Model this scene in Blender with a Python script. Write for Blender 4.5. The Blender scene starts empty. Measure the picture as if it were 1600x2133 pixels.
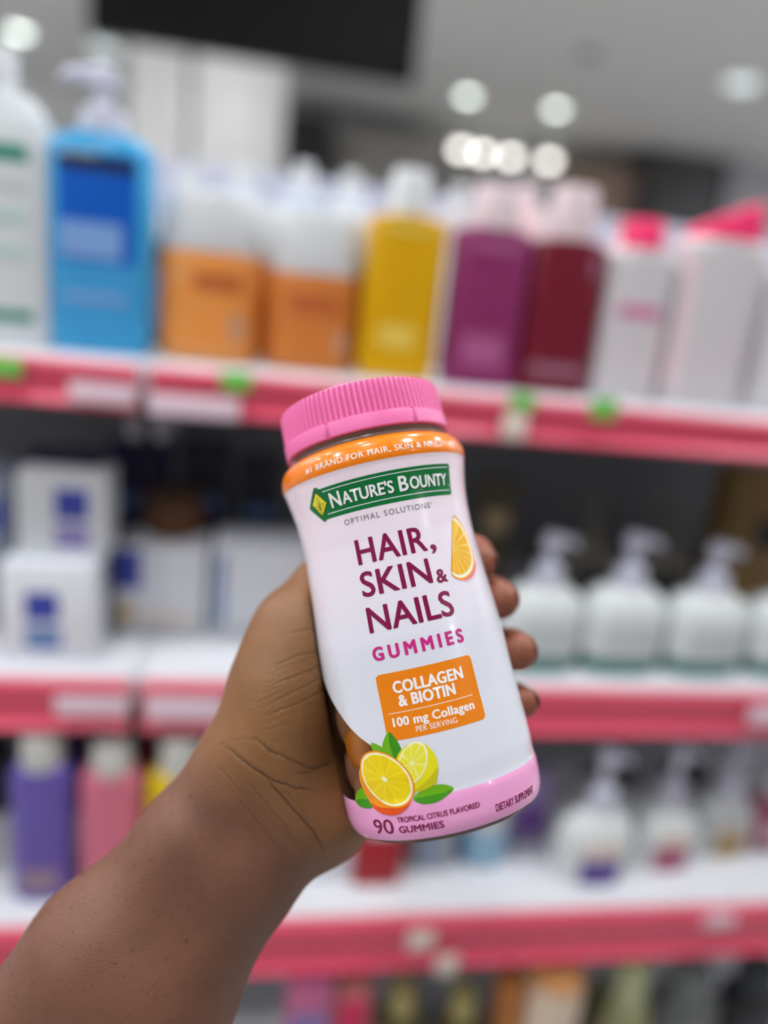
import bpy, bmesh, math, random
import numpy as np
from mathutils import Vector, Matrix

random.seed(4)
SC = bpy.context.scene
COL = SC.collection

# ------------------------------------------------------------------ camera
W_PX, H_PX = 1600, 2133
F_PX = 26 / 36 * H_PX
CX, CY = W_PX / 2, H_PX / 2
CAM_Z = 1.45
YAW, PIT, ROL = (math.radians(v) for v in (9.94, 15.0, 6.0))
fwd = np.array([math.sin(YAW) * math.cos(PIT), math.cos(YAW) * math.cos(PIT), -math.sin(PIT)])
r0 = np.array([math.cos(YAW), -math.sin(YAW), 0.0])
u0 = np.cross(r0, fwd)
rgt = r0 * math.cos(ROL) + u0 * math.sin(ROL)
upv = u0 * math.cos(ROL) - r0 * math.sin(ROL)
CPOS = np.array([0, 0, CAM_Z])
cam_d = bpy.data.cameras.new('camera')
cam_d.lens = 26
cam_d.sensor_width = 36
cam_d.sensor_fit = 'AUTO'
cam_d.clip_start = 0.02
cam_d.dof.use_dof = True
cam_d.dof.focus_distance = 0.247
cam_d.dof.aperture_fstop = 2.1
cam = bpy.data.objects.new('camera', cam_d)
COL.objects.link(cam)
cam.matrix_world = Matrix(((rgt[0], upv[0], -fwd[0], 0), (rgt[1], upv[1], -fwd[1], 0),
                           (rgt[2], upv[2], -fwd[2], CAM_Z), (0, 0, 0, 1)))
SC.camera = cam

# ------------------------------------------------------------------ world, exposure
wd = bpy.data.worlds.new('world')
SC.world = wd
wd.use_nodes = True
wd.node_tree.nodes['Background'].inputs[0].default_value = (0.8, 0.85, 0.9, 1)
wd.node_tree.nodes['Background'].inputs[1].default_value = 0.05
SC.view_settings.view_transform = 'Standard'
SC.view_settings.look = 'None'
SC.view_settings.gamma = 1.0
SC.view_settings.use_curve_mapping = False
SC.view_settings.exposure = 1.4
SC.cycles.max_bounces = 6
SC.cycles.diffuse_bounces = 3
SC.cycles.glossy_bounces = 3
SC.cycles.adaptive_threshold = 0.05
LAMP = 100.0        # radiance of the ceiling downlights of the shop
LAMP_FAR = 1.9     # the weaker ones further back


# ------------------------------------------------------------------ helpers
def ray(px, py):
    return fwd + rgt * ((px - CX) / F_PX) - upv * ((py - CY) / F_PX)


def at(px, py, Y):
    d = ray(px, py)
    return CPOS + d * (Y / d[1])


def at_z(px, py, z):
    d = ray(px, py)
    return CPOS + d * ((z - CAM_Z) / d[2])


def cam_pt(px, py, d):
    return np.array([(px - CX) / F_PX * d, -(py - CY) / F_PX * d, d])


CAMROT = np.stack([rgt, upv, fwd], 1)   # camera coords (right, up, depth) -> world


def lin(c):
    return tuple((v / 255 / 12.92 if v / 255 <= 0.04045 else ((v / 255 + 0.055) / 1.055) ** 2.4) for v in c) + (1,)


MATS = {}


def mat(name, col, rough=0.45, var=0.05, scale=40, spec=0.32, metal=0.0, bump=0.0, emit=0.0, coat=0.0, sss=0.0, trans=0.0):
    if name in MATS:
        return MATS[name]
    m = bpy.data.materials.new(name)
    m.use_nodes = True
    nt = m.node_tree
    b = nt.nodes['Principled BSDF']
    c = lin(col)
    b.inputs['Roughness'].default_value = rough
    b.inputs['Metallic'].default_value = metal
    b.inputs['Specular IOR Level'].default_value = spec
    b.inputs['Coat Weight'].default_value = coat
    b.inputs['Transmission Weight'].default_value = trans
    if sss:
        b.inputs['Subsurface Weight'].default_value = sss
        b.inputs['Subsurface Radius'].default_value = (0.006, 0.003, 0.0015)
        b.inputs['Subsurface Scale'].default_value = 0.5
    if emit:
        b.inputs['Base Color'].default_value = c
        b.inputs['Emission Color'].default_value = c
        b.inputs['Emission Strength'].default_value = emit
    else:
        tc = nt.nodes.new('ShaderNodeTexCoord')
        nz = nt.nodes.new('ShaderNodeTexNoise')
        nz.inputs['Scale'].default_value = scale
        nz.inputs['Detail'].default_value = 3
        nt.links.new(tc.outputs['Object'], nz.inputs['Vector'])
        mx = nt.nodes.new('ShaderNodeMix')
        mx.data_type = 'RGBA'
        mx.inputs[6].default_value = tuple(v * (1 - var) for v in c[:3]) + (1,)
        mx.inputs[7].default_value = tuple(min(1, v * (1 + var)) for v in c[:3]) + (1,)
        nt.links.new(nz.outputs['Fac'], mx.inputs[0])
        nt.links.new(mx.outputs[2], b.inputs['Base Color'])
        if bump:
            bp = nt.nodes.new('ShaderNodeBump')
            bp.inputs['Strength'].default_value = bump
            bp.inputs['Distance'].default_value = 0.002
            nt.links.new(nz.outputs['Fac'], bp.inputs['Height'])
            nt.links.new(bp.outputs['Normal'], b.inputs['Normal'])
    MATS[name] = m
    return m


def obj(name, verts, faces, m, parent=None, smooth=True, angle=35, kind=None):
    me = bpy.data.meshes.new(name)
    me.from_pydata([tuple(map(float, v)) for v in verts], [], [tuple(map(int, f)) for f in faces])
    me.update()
    if smooth:
        me.polygons.foreach_set('use_smooth', [True] * len(me.polygons))
        if angle:
            me.set_sharp_from_angle(angle=math.radians(angle))
    if m:
        me.materials.append(m)
    o = bpy.data.objects.new(name, me)
    COL.objects.link(o)
    if parent:
        o.parent = parent
    if kind:
        o['kind'] = kind
    return o


def thing(name, label, cat, loc=(0, 0, 0), rz=0.0, group=None):
    o = bpy.data.objects.new(name, None)
    COL.objects.link(o)
    o.empty_display_size = 0.02
    o.location = tuple(map(float, loc))
    o.rotation_euler = (0, 0, rz)
    tag(o, label, cat, group)
    return o


def tag(o, label, cat, group=None):
    o['label'] = label
    o['category'] = cat
    if group:
        o['group'] = group
    return o


def struct(o):
    o['kind'] = 'structure'
    return o


def box_vf(x0, x1, y0, y1, z0, z1, bev=0.0):
    bm = bmesh.new()
    vs = [bm.verts.new(p) for p in ((x0, y0, z0), (x1, y0, z0), (x1, y1, z0), (x0, y1, z0),
                                    (x0, y0, z1), (x1, y0, z1), (x1, y1, z1), (x0, y1, z1))]
    for f in ((3, 2, 1, 0), (4, 5, 6, 7), (0, 1, 5, 4), (1, 2, 6, 5), (2, 3, 7, 6), (3, 0, 4, 7)):
        bm.faces.new([vs[i] for i in f])
    if bev:
        bmesh.ops.bevel(bm, geom=bm.edges[:], offset=bev, segments=2, affect='EDGES', profile=0.5)
    bm.verts.index_update()
    V = [tuple(v.co) for v in bm.verts]
    Fc = [[v.index for v in f.verts] for f in bm.faces]
    bm.free()
    return V, Fc


def box(name, x0, x1, y0, y1, z0, z1, m, parent=None, bev=0.0):
    V, Fc = box_vf(x0, x1, y0, y1, z0, z1, bev)
    return obj(name, V, Fc, m, parent, smooth=bool(bev), angle=40)


def sect_pt(s, t):
    z, hw, hd, n = s
    c, sn = math.cos(t), math.sin(t)
    return (hw * math.copysign(abs(c) ** (2 / n), c), hd * math.copysign(abs(sn) ** (2 / n), sn), z)


def loft_vf(secs, N=40, cap=True):
    V, Fc = [], []
    for s in secs:
        for i in range(N):
            V.append(sect_pt(s, 2 * math.pi * i / N))
    for k in range(len(secs) - 1):
        for i in range(N):
            j = (i + 1) % N
            Fc.append((k * N + i, k * N + j, (k + 1) * N + j, (k + 1) * N + i))
    if cap:
        Fc.append(tuple(range(N - 1, -1, -1)))
        Fc.append(tuple((len(secs) - 1) * N + i for i in range(N)))
    return V, Fc


def loft(name, secs, m, parent=None, N=40, off=(0, 0, 0)):
    V, Fc = loft_vf(secs, N)
    V = [(v[0] + off[0], v[1] + off[1], v[2] + off[2]) for v in V]
    return obj(name, V, Fc, m, parent)


def interp_sec(secs, z):
    for a, b in zip(secs, secs[1:]):
        if a[0] <= z <= b[0] and b[0] > a[0]:
            f = (z - a[0]) / (b[0] - a[0])
            return tuple(a[i] + (b[i] - a[i]) * f for i in range(4))
    return secs[-1] if z > secs[-1][0] else secs[0]


def patch(name, secs, z0, z1, t0, t1, m, parent, off=0.0006, nu=16, nv=4):
    """a label that follows the body surface; t in degrees, front = -90"""
    V, Fc = [], []
    for lay in (0, 1):
        for k in range(nv + 1):
            s = interp_sec(secs, z0 + (z1 - z0) * k / nv)
            for i in range(nu + 1):
                t = math.radians(t0 + (t1 - t0) * i / nu)
                o = off if lay == 0 else 0.0001
                V.append(sect_pt((s[0], s[1] + o, s[2] + o, s[3]), t))
    n1 = (nu + 1) * (nv + 1)
    for k in range(nv):
        for i in range(nu):
            a = k * (nu + 1) + i
            Fc.append((a, a + 1, a + nu + 2, a + nu + 1))
            Fc.append((n1 + a, n1 + a + nu + 1, n1 + a + nu + 2, n1 + a + 1))
    rim = [i for i in range(nu + 1)] + [k * (nu + 1) + nu for k in range(1, nv + 1)] + \
          [nv * (nu + 1) + i for i in range(nu - 1, -1, -1)] + [k * (nu + 1) for k in range(nv - 1, 0, -1)]
    for a, b in zip(rim, rim[1:] + rim[:1]):
        Fc.append((b, a, n1 + a, n1 + b))
    return obj(name, V, Fc, m, parent)


def tube_vf(pts, radii, N=14):
    V, Fc = [], []
    pts = [Vector(p) for p in pts]
    for i, p in enumerate(pts):
        d = (pts[min(i + 1, len(pts) - 1)] - pts[max(i - 1, 0)]).normalized()
        a = d.orthogonal().normalized() if i == 0 else (prev - d * prev.dot(d)).normalized()
        prev = a
        b = d.cross(a)
        for k in range(N):
            t = 2 * math.pi * k / N
            V.append(tuple(p + (a * math.cos(t) + b * math.sin(t)) * radii[i]))
    for i in range(len(pts) - 1):
        for k in range(N):
            j = (k + 1) % N
            Fc.append((i * N + k, i * N + j, (i + 1) * N + j, (i + 1) * N + k))
    Fc.append(tuple(range(N - 1, -1, -1)))
    Fc.append(tuple((len(pts) - 1) * N + k for k in range(N)))
    return V, Fc


def merge(*vfs):
    V, Fc = [], []
    for v, f in vfs:
        n = len(V)
        V += list(v)
        Fc += [tuple(i + n for i in q) for q in f]
    return V, Fc


def copy_tree(o, parent=None):
    c = o.copy()
    COL.objects.link(c)
    c.parent = parent
    for ch in list(o.children):
        copy_tree(ch, c)
    return c


# ------------------------------------------------------------------ the shop
RX0, RX1, RY0, RY1, CEIL = -4.2, 5.2, -2.8, 6.4, 2.85
M_wall = mat('wall_paint', (205, 205, 205), 0.7, 0.03, 8)
M_ceil = mat('ceiling_paint', (232, 232, 232), 0.8, 0.02, 6)
M_floor = mat('floor_tile_gloss', (196, 195, 192), 0.3, 0.06, 3)
struct(box('floor', RX0, RX1, RY0, RY1, -0.1, 0, M_floor))
struct(box('ceiling', RX0, RX1, RY0, RY1, CEIL, CEIL + 0.1, M_ceil))
struct(box('wall_left', RX0 - 0.1, RX0, RY0, RY1, 0, CEIL, M_wall))
struct(box('wall_right', RX1, RX1 + 0.1, RY0, RY1, 0, CEIL, M_wall))
struct(box('wall_back', RX0, RX1, RY1, RY1 + 0.1, 0, CEIL, M_wall))
struct(box('wall_front', RX0, RX1, RY0 - 0.1, RY0, 0, CEIL, mat('wall_paint_grey', (150, 150, 152), 0.7, 0.03, 8)))

M_lamp = mat('lamp_glow', (249, 250, 252), emit=LAMP)
M_bulb = mat('lamp_glow_bulb', (255, 252, 244), emit=2.2)
M_lamp_far = mat('lamp_glow_far', (240, 250, 244), emit=LAMP_FAR)
M_lamp_dim = mat('lamp_glow_dim', (225, 240, 240), emit=0.42)
M_trim = mat('lamp_trim_white', (225, 225, 225), 0.4)


def downlight(x, y, m, label, r=0.06, group='ceiling downlights'):
    t = thing('downlight', label, 'ceiling light', (x, y, CEIL), 0, group)
    prof = [(r, -0.001), (r + 0.002, -0.006), (r + 0.014, -0.006), (r + 0.018, 0.0)]
    V, Fc = [], []
    N = 16
    for rr, z in prof:
        for i in range(N):
            a = 2 * math.pi * i / N
            V.append((rr * math.cos(a), rr * math.sin(a), z))
    for k in range(len(prof) - 1):
        for i in range(N):
            j = (i + 1) % N
            Fc.append((k * N + i, (k + 1) * N + i, (k + 1) * N + j, k * N + j))
    obj('trim_ring', V, Fc, M_trim, t)
    # opal dome
    V, Fc = loft_vf([(-0.024, r * 0.3, r * 0.3, 2), (-0.022, r * 0.62, r * 0.62, 2), (-0.014, r * 0.9, r * 0.9, 2), (-0.001, r, r, 2)], N, False)
    Fc.append(tuple(range(N - 1, -1, -1)))
    obj('diffuser', V, Fc, m, t)
    return t


# downlights that show in the photograph
for (px, py, m, r, lb) in (
        (40, 65, M_lamp_far, 0.055, 'bright round downlight at the far left edge of the ceiling'),
        (220, 98, M_lamp_dim, 0.085, 'dim grey round downlight above the white pump head'),
        (975, 198, M_lamp_far, 0.05, 'round downlight right of the black hanging screen'),
        (1160, 225, M_lamp_far, 0.05, 'round downlight above the right end of the lamp row'),
        (1545, 172, M_lamp_dim, 0.08, 'faint round downlight near the upper right corner')):
    p = at_z(px, py, CEIL)
    downlight(p[0], p[1], m, lb, r, 'downlights over the far part of the shop')
# the lights over the aisle, above and behind the viewer
for yy in (-0.75, 0.25, 1.25):
    for xx in ((-2.6, -1.5, -0.45) if yy < 0 else (-2.6, -1.5, -0.45, 0.55, 1.6, 2.7)):
        downlight(xx, yy, M_lamp, 'white downlight in the ceiling rows over the near aisle', 0.055,
                  'downlights in rows over the near aisle')
for xx, yy in ((2.0, -1.5), (-2.2, -1.6)):
    downlight(xx, yy, M_lamp, 'white downlight in the ceiling at the back of the near aisle', 0.055, 'downlights in rows over the near aisle')
for xx, yy in ((-3.6, 2.2), (-3.6, 3.4), (-3.6, 4.6), (-2.7, 2.2), (-2.7, 3.4), (-2.7, 4.6), (-1.9, 2.4), (3.0, 2.3), (3.9, 2.3), (3.9, 3.4), (3.9, 4.5), (4.7, 2.3), (4.7, 3.4), (4.7, 4.5), (0.5, 2.2), (-0.3, 3.4)):  # added lamps out of sight, brightening the far ceiling and the pillars
    downlight(xx, yy, M_lamp, 'added unseen downlight brightening the far ceiling and the pillars', 0.055,
              'added unseen downlights over the far aisle')

# row of bright lamps on a track near the back wall
trk = [at_z(p, q, CEIL - 0.13) for p, q in ((962, 298), (1008, 306), (1066, 314), (1146, 322))]
tr = thing('track_light', 'white track with a row of bright round lamps by the back wall', 'track light',
           (trk[0][0], trk[0][1], CEIL))
o0 = np.array([trk[0][0], trk[0][1], CEIL])
b0, b1 = trk[0] - o0, trk[-1] - o0
V, Fc = tube_vf([(b0[0] - 0.15, b0[1], -0.012), (b1[0] + 0.15, b1[1], -0.012)], [0.014, 0.014], 8)
obj('track', V, Fc, M_trim, tr)
for p in trk:
    q = p - o0
    V, Fc = tube_vf([(q[0], q[1], -0.015), (q[0], q[1], -0.06)], [0.008, 0.008], 8)
    hd = loft_vf([(-0.16, 0.055, 0.055, 2), (-0.14, 0.06, 0.06, 2), (-0.08, 0.05, 0.05, 2), (-0.06, 0.02, 0.02, 2)], 24)
    hd = ([(v[0] + q[0], v[1] + q[1], v[2]) for v in hd[0]], hd[1])
    s = obj('spot_head', *merge((V, Fc), hd), M_trim, tr)
    bulb = loft_vf([(-0.205, 0.02, 0.02, 2), (-0.195, 0.04, 0.04, 2), (-0.17, 0.05, 0.05, 2), (-0.155, 0.044, 0.044, 2)], 24)
    obj('lamp_face', [(v[0] + q[0], v[1] + q[1], v[2]) for v in bulb[0]], bulb[1], M_bulb, s)

# small round ceiling speaker
p = at_z(1228, 112, CEIL)
t = thing('ceiling_speaker', 'small grey round fitting on the bare ceiling at right', 'speaker', (p[0], p[1], CEIL))
loft('grille', [(-0.012, 0.04, 0.04, 2), (-0.01, 0.055, 0.055, 2), (0, 0.06, 0.06, 2)], mat('grey_grille', (150, 146, 142), 0.6), t)

# black hanging screen
Ys = 3.0
a = at(182, 62, Ys)
b = at(866, 166, Ys)
zb = (a[2] + b[2]) / 2
t = thing('hanging_screen', 'large black screen hanging from the ceiling', 'screen', ((a[0] + b[0]) / 2, Ys, zb))
hw = (b[0] - a[0]) / 2
M_blk = mat('black_plastic', (12, 12, 14), 0.7, spec=0.2)
box('housing', -hw, hw, 0, 0.09, 0, CEIL - zb - 0.02, M_blk, t, 0.006)
box('display', -hw + 0.02, hw - 0.02, -0.004, 0.002, 0.02, CEIL - zb - 0.04, mat('black_glass', (8, 8, 10), 0.7, spec=0.15), t)
box('bracket', -hw * 0.5, -hw * 0.5 + 0.06, 0.02, 0.07, CEIL - zb - 0.03, CEIL - zb, M_blk, t)
box('bracket', hw * 0.5 - 0.06, hw * 0.5, 0.02, 0.07, CEIL - zb - 0.03, CEIL - zb, M_blk, t)

# soffit behind the screen, white pillars, dark cabinets along the back wall
M_white = mat('white_laminate', (226, 226, 224), 0.4, 0.02, 5)
p0, p1 = at(240, 125, 5.75), at(900, 240, 5.75)
struct(box('trim_1', p0[0], p1[0], 5.75, RY1, (p0[2] + p1[2]) / 2 - 0.02, CEIL, M_wall))
ztop = (p0[2] + p1[2]) / 2 - 0.02
for (x0, x1, Y, lb) in ((268, 388, 4.4, 'slim white pillar standing behind the blue pump bottle'),
                        (402, 590, 4.3, 'wide white pillar standing behind the orange jars')):
    a, b = at(x0, 280, Y), at(x1, 280, Y)
    t = thing('pillar', lb, 'pillar', ((a[0] + b[0]) / 2, Y, 0), 0, 'white pillars behind the shelves')
    hw = (b[0] - a[0]) / 2
    box('shaft', -hw, hw, 0, 0.35, 0.1, CEIL - 0.06, M_white, t, 0.004)
    box('plinth', -hw - 0.01, hw + 0.01, -0.01, 0.36, 0, 0.1, mat('grey_plinth', (120, 120, 120), 0.5), t)
    box('capital', -hw - 0.01, hw + 0.01, -0.01, 0.36, CEIL - 0.06, CEIL, M_white, t)


def cabinet(x0, x1, ytop, Y, m, lb, items=()):
    a, b, c = at(x0, ytop, Y), at(x1, ytop, Y), at((x0 + x1) / 2, ytop, Y)
    h = c[2]
    t = thing('wall_cabinet', lb, 'cabinet', ((a[0] + b[0]) / 2, Y, 0), 0, 'cabinets along the back of the shop')
    hw = (b[0] - a[0]) / 2
    box('carcass', -hw, hw, 0.012, 0.4, 0.0, h, m, t, 0.004)
    nd = max(1, round(2 * hw / 0.5))
    for i in range(nd):
        d = box('door', -hw + 2 * hw * i / nd + 0.004, -hw + 2 * hw * (i + 1) / nd - 0.004, -0.006, 0.012, 0.06, h - 0.02, m, t, 0.003)
        xh = -hw + 2 * hw * (i + 0.85) / nd
        box('handle', xh, xh + 0.012, -0.03, -0.005, h * 0.45, h * 0.6, M_trim, d)
    return t


cabinet(596, 700, 235, 5.6, mat('dark_cabinet', (62, 60, 60), 0.5), 'dark grey cabinet just right of the wide white pillar')
cabinet(706, 930, 285, 5.7, mat('greige_cabinet', (150, 146, 140), 0.5), 'greyish beige cabinet left of the row of track lamps')
cabinet(1190, 1345, 345, 5.8, mat('brown_cabinet', (132, 112, 98), 0.5), 'brown cabinet under the right end of the track lamps')
cabinet(1352, 1520, 322, 5.7, mat('charcoal_cabinet', (58, 58, 60), 0.5), 'charcoal cabinet far back at right')
cabinet(940, 1186, 350, 5.9, mat('grey_cabinet', (150, 148, 148), 0.5), 'pale grey cabinet under the track lamps')
cabinet(1526, 1700, 335, 5.7, mat('slate_cabinet', (136, 136, 140), 0.5), 'slate grey cabinet at the far right edge')

# ------------------------------------------------------------------ display racks
DEPTH = 0.40
SH = [  # front plane Y, pixel of rail top / bottom at the middle column, set from the photo
    (0.66, 812, 896), (0.64, 1432, 1524), (0.60, 1916, 2014)]
shelves = []
for Y, y0, y1 in SH:
    lip = 0.005 if Y > 0.65 else 0.004      # white shelf edge standing above the red rail
    shelves.append((Y, at(800, y0, Y)[2] + lip, at(800, y1, Y)[2], lip))
shelves.append((0.56, shelves[2][1] - 0.29, shelves[2][1] - 0.345, 0.004))
BACK = 0.66 + DEPTH
XJ = at(300, 800, 0.66)[0]
M_shelf = mat('shelf_white_steel', (228, 231, 236), 0.35, 0.02, 6)
M_rail = mat('rail_red_plastic', (236, 80, 110), 0.34, 0.04, 12, spec=0.4, coat=0.1)
M_back = mat('back_charcoal', (136, 136, 140), 0.6, 0.06, 10)
M_pale = mat('back_pale', (186, 188, 204), 0.5, 0.03, 6)
M_post = mat('post_grey_steel', (150, 150, 154), 0.4, 0.05, 10)
M_green = mat('sticker_green', (118, 205, 92), 0.5)
M_strip = mat('strip_pale_pink', (240, 214, 226), 0.45, 0.03)
M_cream = mat('price_cream', (238, 222, 210), 0.5, 0.03)
PALE_TOP = at(900, 402, BACK)[2]

SHELF_OBJS = {}
for nm, xa, xb, lb in (('L', XJ - 0.95, XJ, 'white steel display rack bay with red price rails, left of the joint'),
                       ('R', XJ, XJ + 1.2, 'white steel display rack bay with red price rails, behind the held bottle')):
    t = thing('display_rack', lb, 'display rack', ((xa + xb) / 2, BACK - 0.2, 0))
    ox, oy = (xa + xb) / 2, BACK - 0.2
    hw = (xb - xa) / 2
    box('back_panel', -hw + 0.002, hw - 0.002, 0.2, 0.215, 0.1, shelves[0][1] - 0.03, M_back, t)
    box('top_panel', -hw + 0.002, hw - 0.002, 0.2, 0.215, shelves[0][1] - 0.03, PALE_TOP, M_pale, t, 0.003)
    for s in (-1, 1):
        box('upright', s * (hw - 0.022) - 0.02, s * (hw - 0.022) + 0.02, 0.216, 0.26, 0, PALE_TOP - 0.02, M_post, t, 0.003)
    box('base_plinth', -hw + 0.004, hw - 0.004, 0.52 - oy, 0.2, 0, 0.1, M_post, t, 0.004)
    for i, (Y, zt, zb, lip) in enumerate(shelves):
        s = box('shelf', -hw + 0.001, hw - 0.001, Y - oy + 0.006, 0.198, zt - 0.03, zt, M_shelf, t, 0.003)
        # channel rail: face with a lip above and below
        zs_top = zt
        zt = zt - lip
        pr = [(0.006, zt - 0.001), (-0.004, zt + 0.002), (-0.007, zt - 0.002), (-0.004, zt - 0.008), (-0.001, zb + 0.009),
              (-0.006, zb + 0.003), (-0.004, zb), (0.006, zb + 0.001)]
        V = [(sx * (hw - 0.006), Y - oy + y, z) for sx in (-1, 1) for y, z in pr]
        n = len(pr)
        Fc = [(k, (k + 1) % n, n + (k + 1) % n, n + k) for k in range(n)] + [tuple(range(n - 1, -1, -1)), tuple(range(n, 2 * n))]
        obj('price_rail', V, Fc, M_rail, s, angle=30)
        SHELF_OBJS[(nm, i)] = (s, ox, oy)
    bx = hw - 0.012 if nm == 'L' else -hw + 0.012
    for i, (Y, zt, zb, lip) in enumerate(shelves):
        box('shelf_bracket', bx - 0.006, bx + 0.006, Y - oy + 0.02, 0.19, zt - 0.07, zt - 0.031, M_back, t, 0.002)


def rail_tag(i, px0, px1, py0, py1, m, name='rail_strip'):
    Y, zt, zb, lip = shelves[i]
    a, b = at(px0, (py0 + py1) / 2, Y), at(px1, (py0 + py1) / 2, Y)
    za, zc = at((px0 + px1) / 2, py1, Y)[2], at((px0 + px1) / 2, py0, Y)[2]
    s, ox, oy = SHELF_OBJS[('L' if (a[0] + b[0]) / 2 < XJ else 'R', i)]
    box(name, a[0] - ox, b[0] - ox, Y - oy - 0.0105, Y - oy - 0.0075, za, zc, m, s, 0.0006)


for (i, x0, x1, y0, y1, m, n) in (  # green stickers, cream price tags and pale pink strips along the rails
        (0, -20, 52, 742, 782, M_green, 'sticker'), (0, 462, 524, 772, 812, M_green, 'sticker'),
        (0, 1056, 1108, 818, 852, M_green, 'sticker'), (0, 1224, 1276, 828, 870, M_green, 'sticker'),
        (0, 150, 286, 796, 838, M_strip, 'rail_strip'), (0, 312, 500, 822, 866, M_strip, 'rail_strip'),
        (0, 1040, 1090, 856, 912, M_cream, 'rail_strip'),
        (1, 120, 272, 1440, 1478, M_strip, 'rail_strip'), (1, 308, 470, 1442, 1490, M_strip, 'rail_strip'),
        (1, 1550, 1640, 1462, 1500, M_strip, 'rail_strip'),
        (2, 846, 900, 1925, 1962, M_cream, 'rail_strip'), (2, 905, 948, 1976, 2014, M_cream, 'rail_strip'),
        (2, 1460, 1520, 1890, 1916, M_strip, 'rail_strip')):
    rail_tag(i, x0, x1, y0, y1, m, n)

# ------------------------------------------------------------------ products
M_capw = mat('cap_white', (212, 216, 218), 0.35, 0.02)
M_pumpw = mat('pump_white', (204, 206, 222), 0.35, 0.02)


def frame(i, x0, x1, ytop, ybase, setback):
    """real position, width and height of a product from where it stands on shelf i"""
    Y = shelves[i][0] + setback
    z = shelves[i][1]
    ym = (ytop + ybase) / 2
    a, b = at(x0, ym, Y), at(x1, ym, Y)
    c = (a[0] + b[0]) / 2
    # height: ray through the top row above the standing point
    lo, hi = 0.01, 0.6
    for _ in range(40):
        md = (lo + hi) / 2
        d = np.array([c, Y, z + md]) - CPOS
        py = CY - F_PX * (d @ upv) / (d @ fwd)
        if py > ytop:
            lo = md
        else:
            hi = md
    return c, Y, z + 0.0006, b[0] - a[0], lo


def zfrac(i, c, Y, py):
    lo, hi = -0.1, 0.6
    for _ in range(40):
        md = (lo + hi) / 2
        d = np.array([c, Y, shelves[i][1] + md]) - CPOS
        y = CY - F_PX * (d @ upv) / (d @ fwd)
        if y > py:
            lo = md
        else:
            hi = md
    return lo


def body_secs(h, hw, hd, n=3.0, sh=0.12, neck=0.45, foot=0.96):
    """closed bottle body with rounded foot and shoulder up to a neck"""
    S = [(0, hw * foot * 0.97, hd * foot * 0.97, n), (0.003, hw * foot, hd * foot, n), (0.012, hw, hd, n), (h * 0.5, hw, hd, n)]
    zs = h * (1 - sh)
    S.append((zs, hw, hd, n))
    for k in range(1, 6):
        f = k / 5
        r = 1 - (1 - neck) * (1 - math.cos(f * math.pi / 2))
        S.append((zs + (h - zs) * math.sin(f * math.pi / 2) * 0.98 + 0.0001 * k, hw * r, max(hd * r, min(hd, hw * neck)), n + (2 - n) * f))
    return S


def cap_part(t, z0, z1, r, m, name='cap', taper=0.96, rd=None):
    rd = rd or r
    return loft(name, [(z0, r, rd, 2), (z0 + (z1 - z0) * 0.9, r * taper, rd * taper, 2), (z1, r * taper * 0.9, rd * taper * 0.9, 2)], m, t, 32)


def pump_part(t, z0, z1, r, m, left=True, rnz=0.006):
    h = z1 - z0
    loft('pump_collar', [(z0, r, r, 2), (z0 + h * 0.36, r * 0.97, r * 0.97, 2), (z0 + h * 0.42, r * 0.6, r * 0.6, 2)], m, t, 32)
    st = tube_vf([(0, 0, z0 + h * 0.4), (0, 0, z0 + h * 0.72)], [r * 0.38, r * 0.36])
    hd = loft_vf([(z0 + h * 0.68, r * 0.5, r * 0.5, 2), (z0 + h * 0.74, r * 0.68, r * 0.62, 2), (z0 + h * 0.95, r * 0.62, r * 0.58, 2.2), (z1, r * 0.45, r * 0.42, 2.2)], 24)
    sg = -1 if left else 1
    nz = tube_vf([(0, 0, z0 + h * 0.87), (sg * r * 0.9, 0, z0 + h * 0.87), (sg * r * 1.5, 0, z0 + h * 0.84), (sg * r * 1.65, 0, z0 + h * 0.74)],
                 [rnz, rnz, rnz * 0.85, rnz * 0.7], 12)
    obj('pump_head', *merge(st, hd, nz), m, t)


def bottle(name, i, x0, x1, ytop, ybody, ybase, sb, m, label, cat='bottle', dr=0.6, n=3.0, top='cap', capw=0.45, capm=None,
           sh=0.1, neck=0.5, patches=(), group=None, left=True, foot=0.96):
    c, Y, z, w, H = frame(i, x0, x1, ytop, ybase, sb)
    g = 1 + w / 2 * dr * (0.9 if n < 2.8 else 0.45 if n < 4 else 0.1) / Y          # the silhouette lies at the widest depth, behind the front
    w, c = w * g, c * g
    hw = w / 2
    hd = hw * dr
    yc = Y + hd
    hb = zfrac(i, c, yc, ybody)
    H = zfrac(i, c, yc, ytop)
    t = thing(name, label, cat, (c, yc, z), 0, group)
    S = body_secs(hb, hw, hd, n, sh, neck, foot)
    bo = loft('body', S, m, t)
    if top == 'cap':
        cap_part(t, hb - 0.001, H, hw * capw, capm or M_capw)
    elif top == 'pump':
        pump_part(t, hb - 0.001, H, hw * capw, capm or M_pumpw, left)
    for (pn, f0, f1, t0, t1, pm, off) in patches:
        patch(pn, S, hb * f0, hb * f1, t0, t1, pm, bo, off)
    return t, S, hb, H, hw, hd


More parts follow.
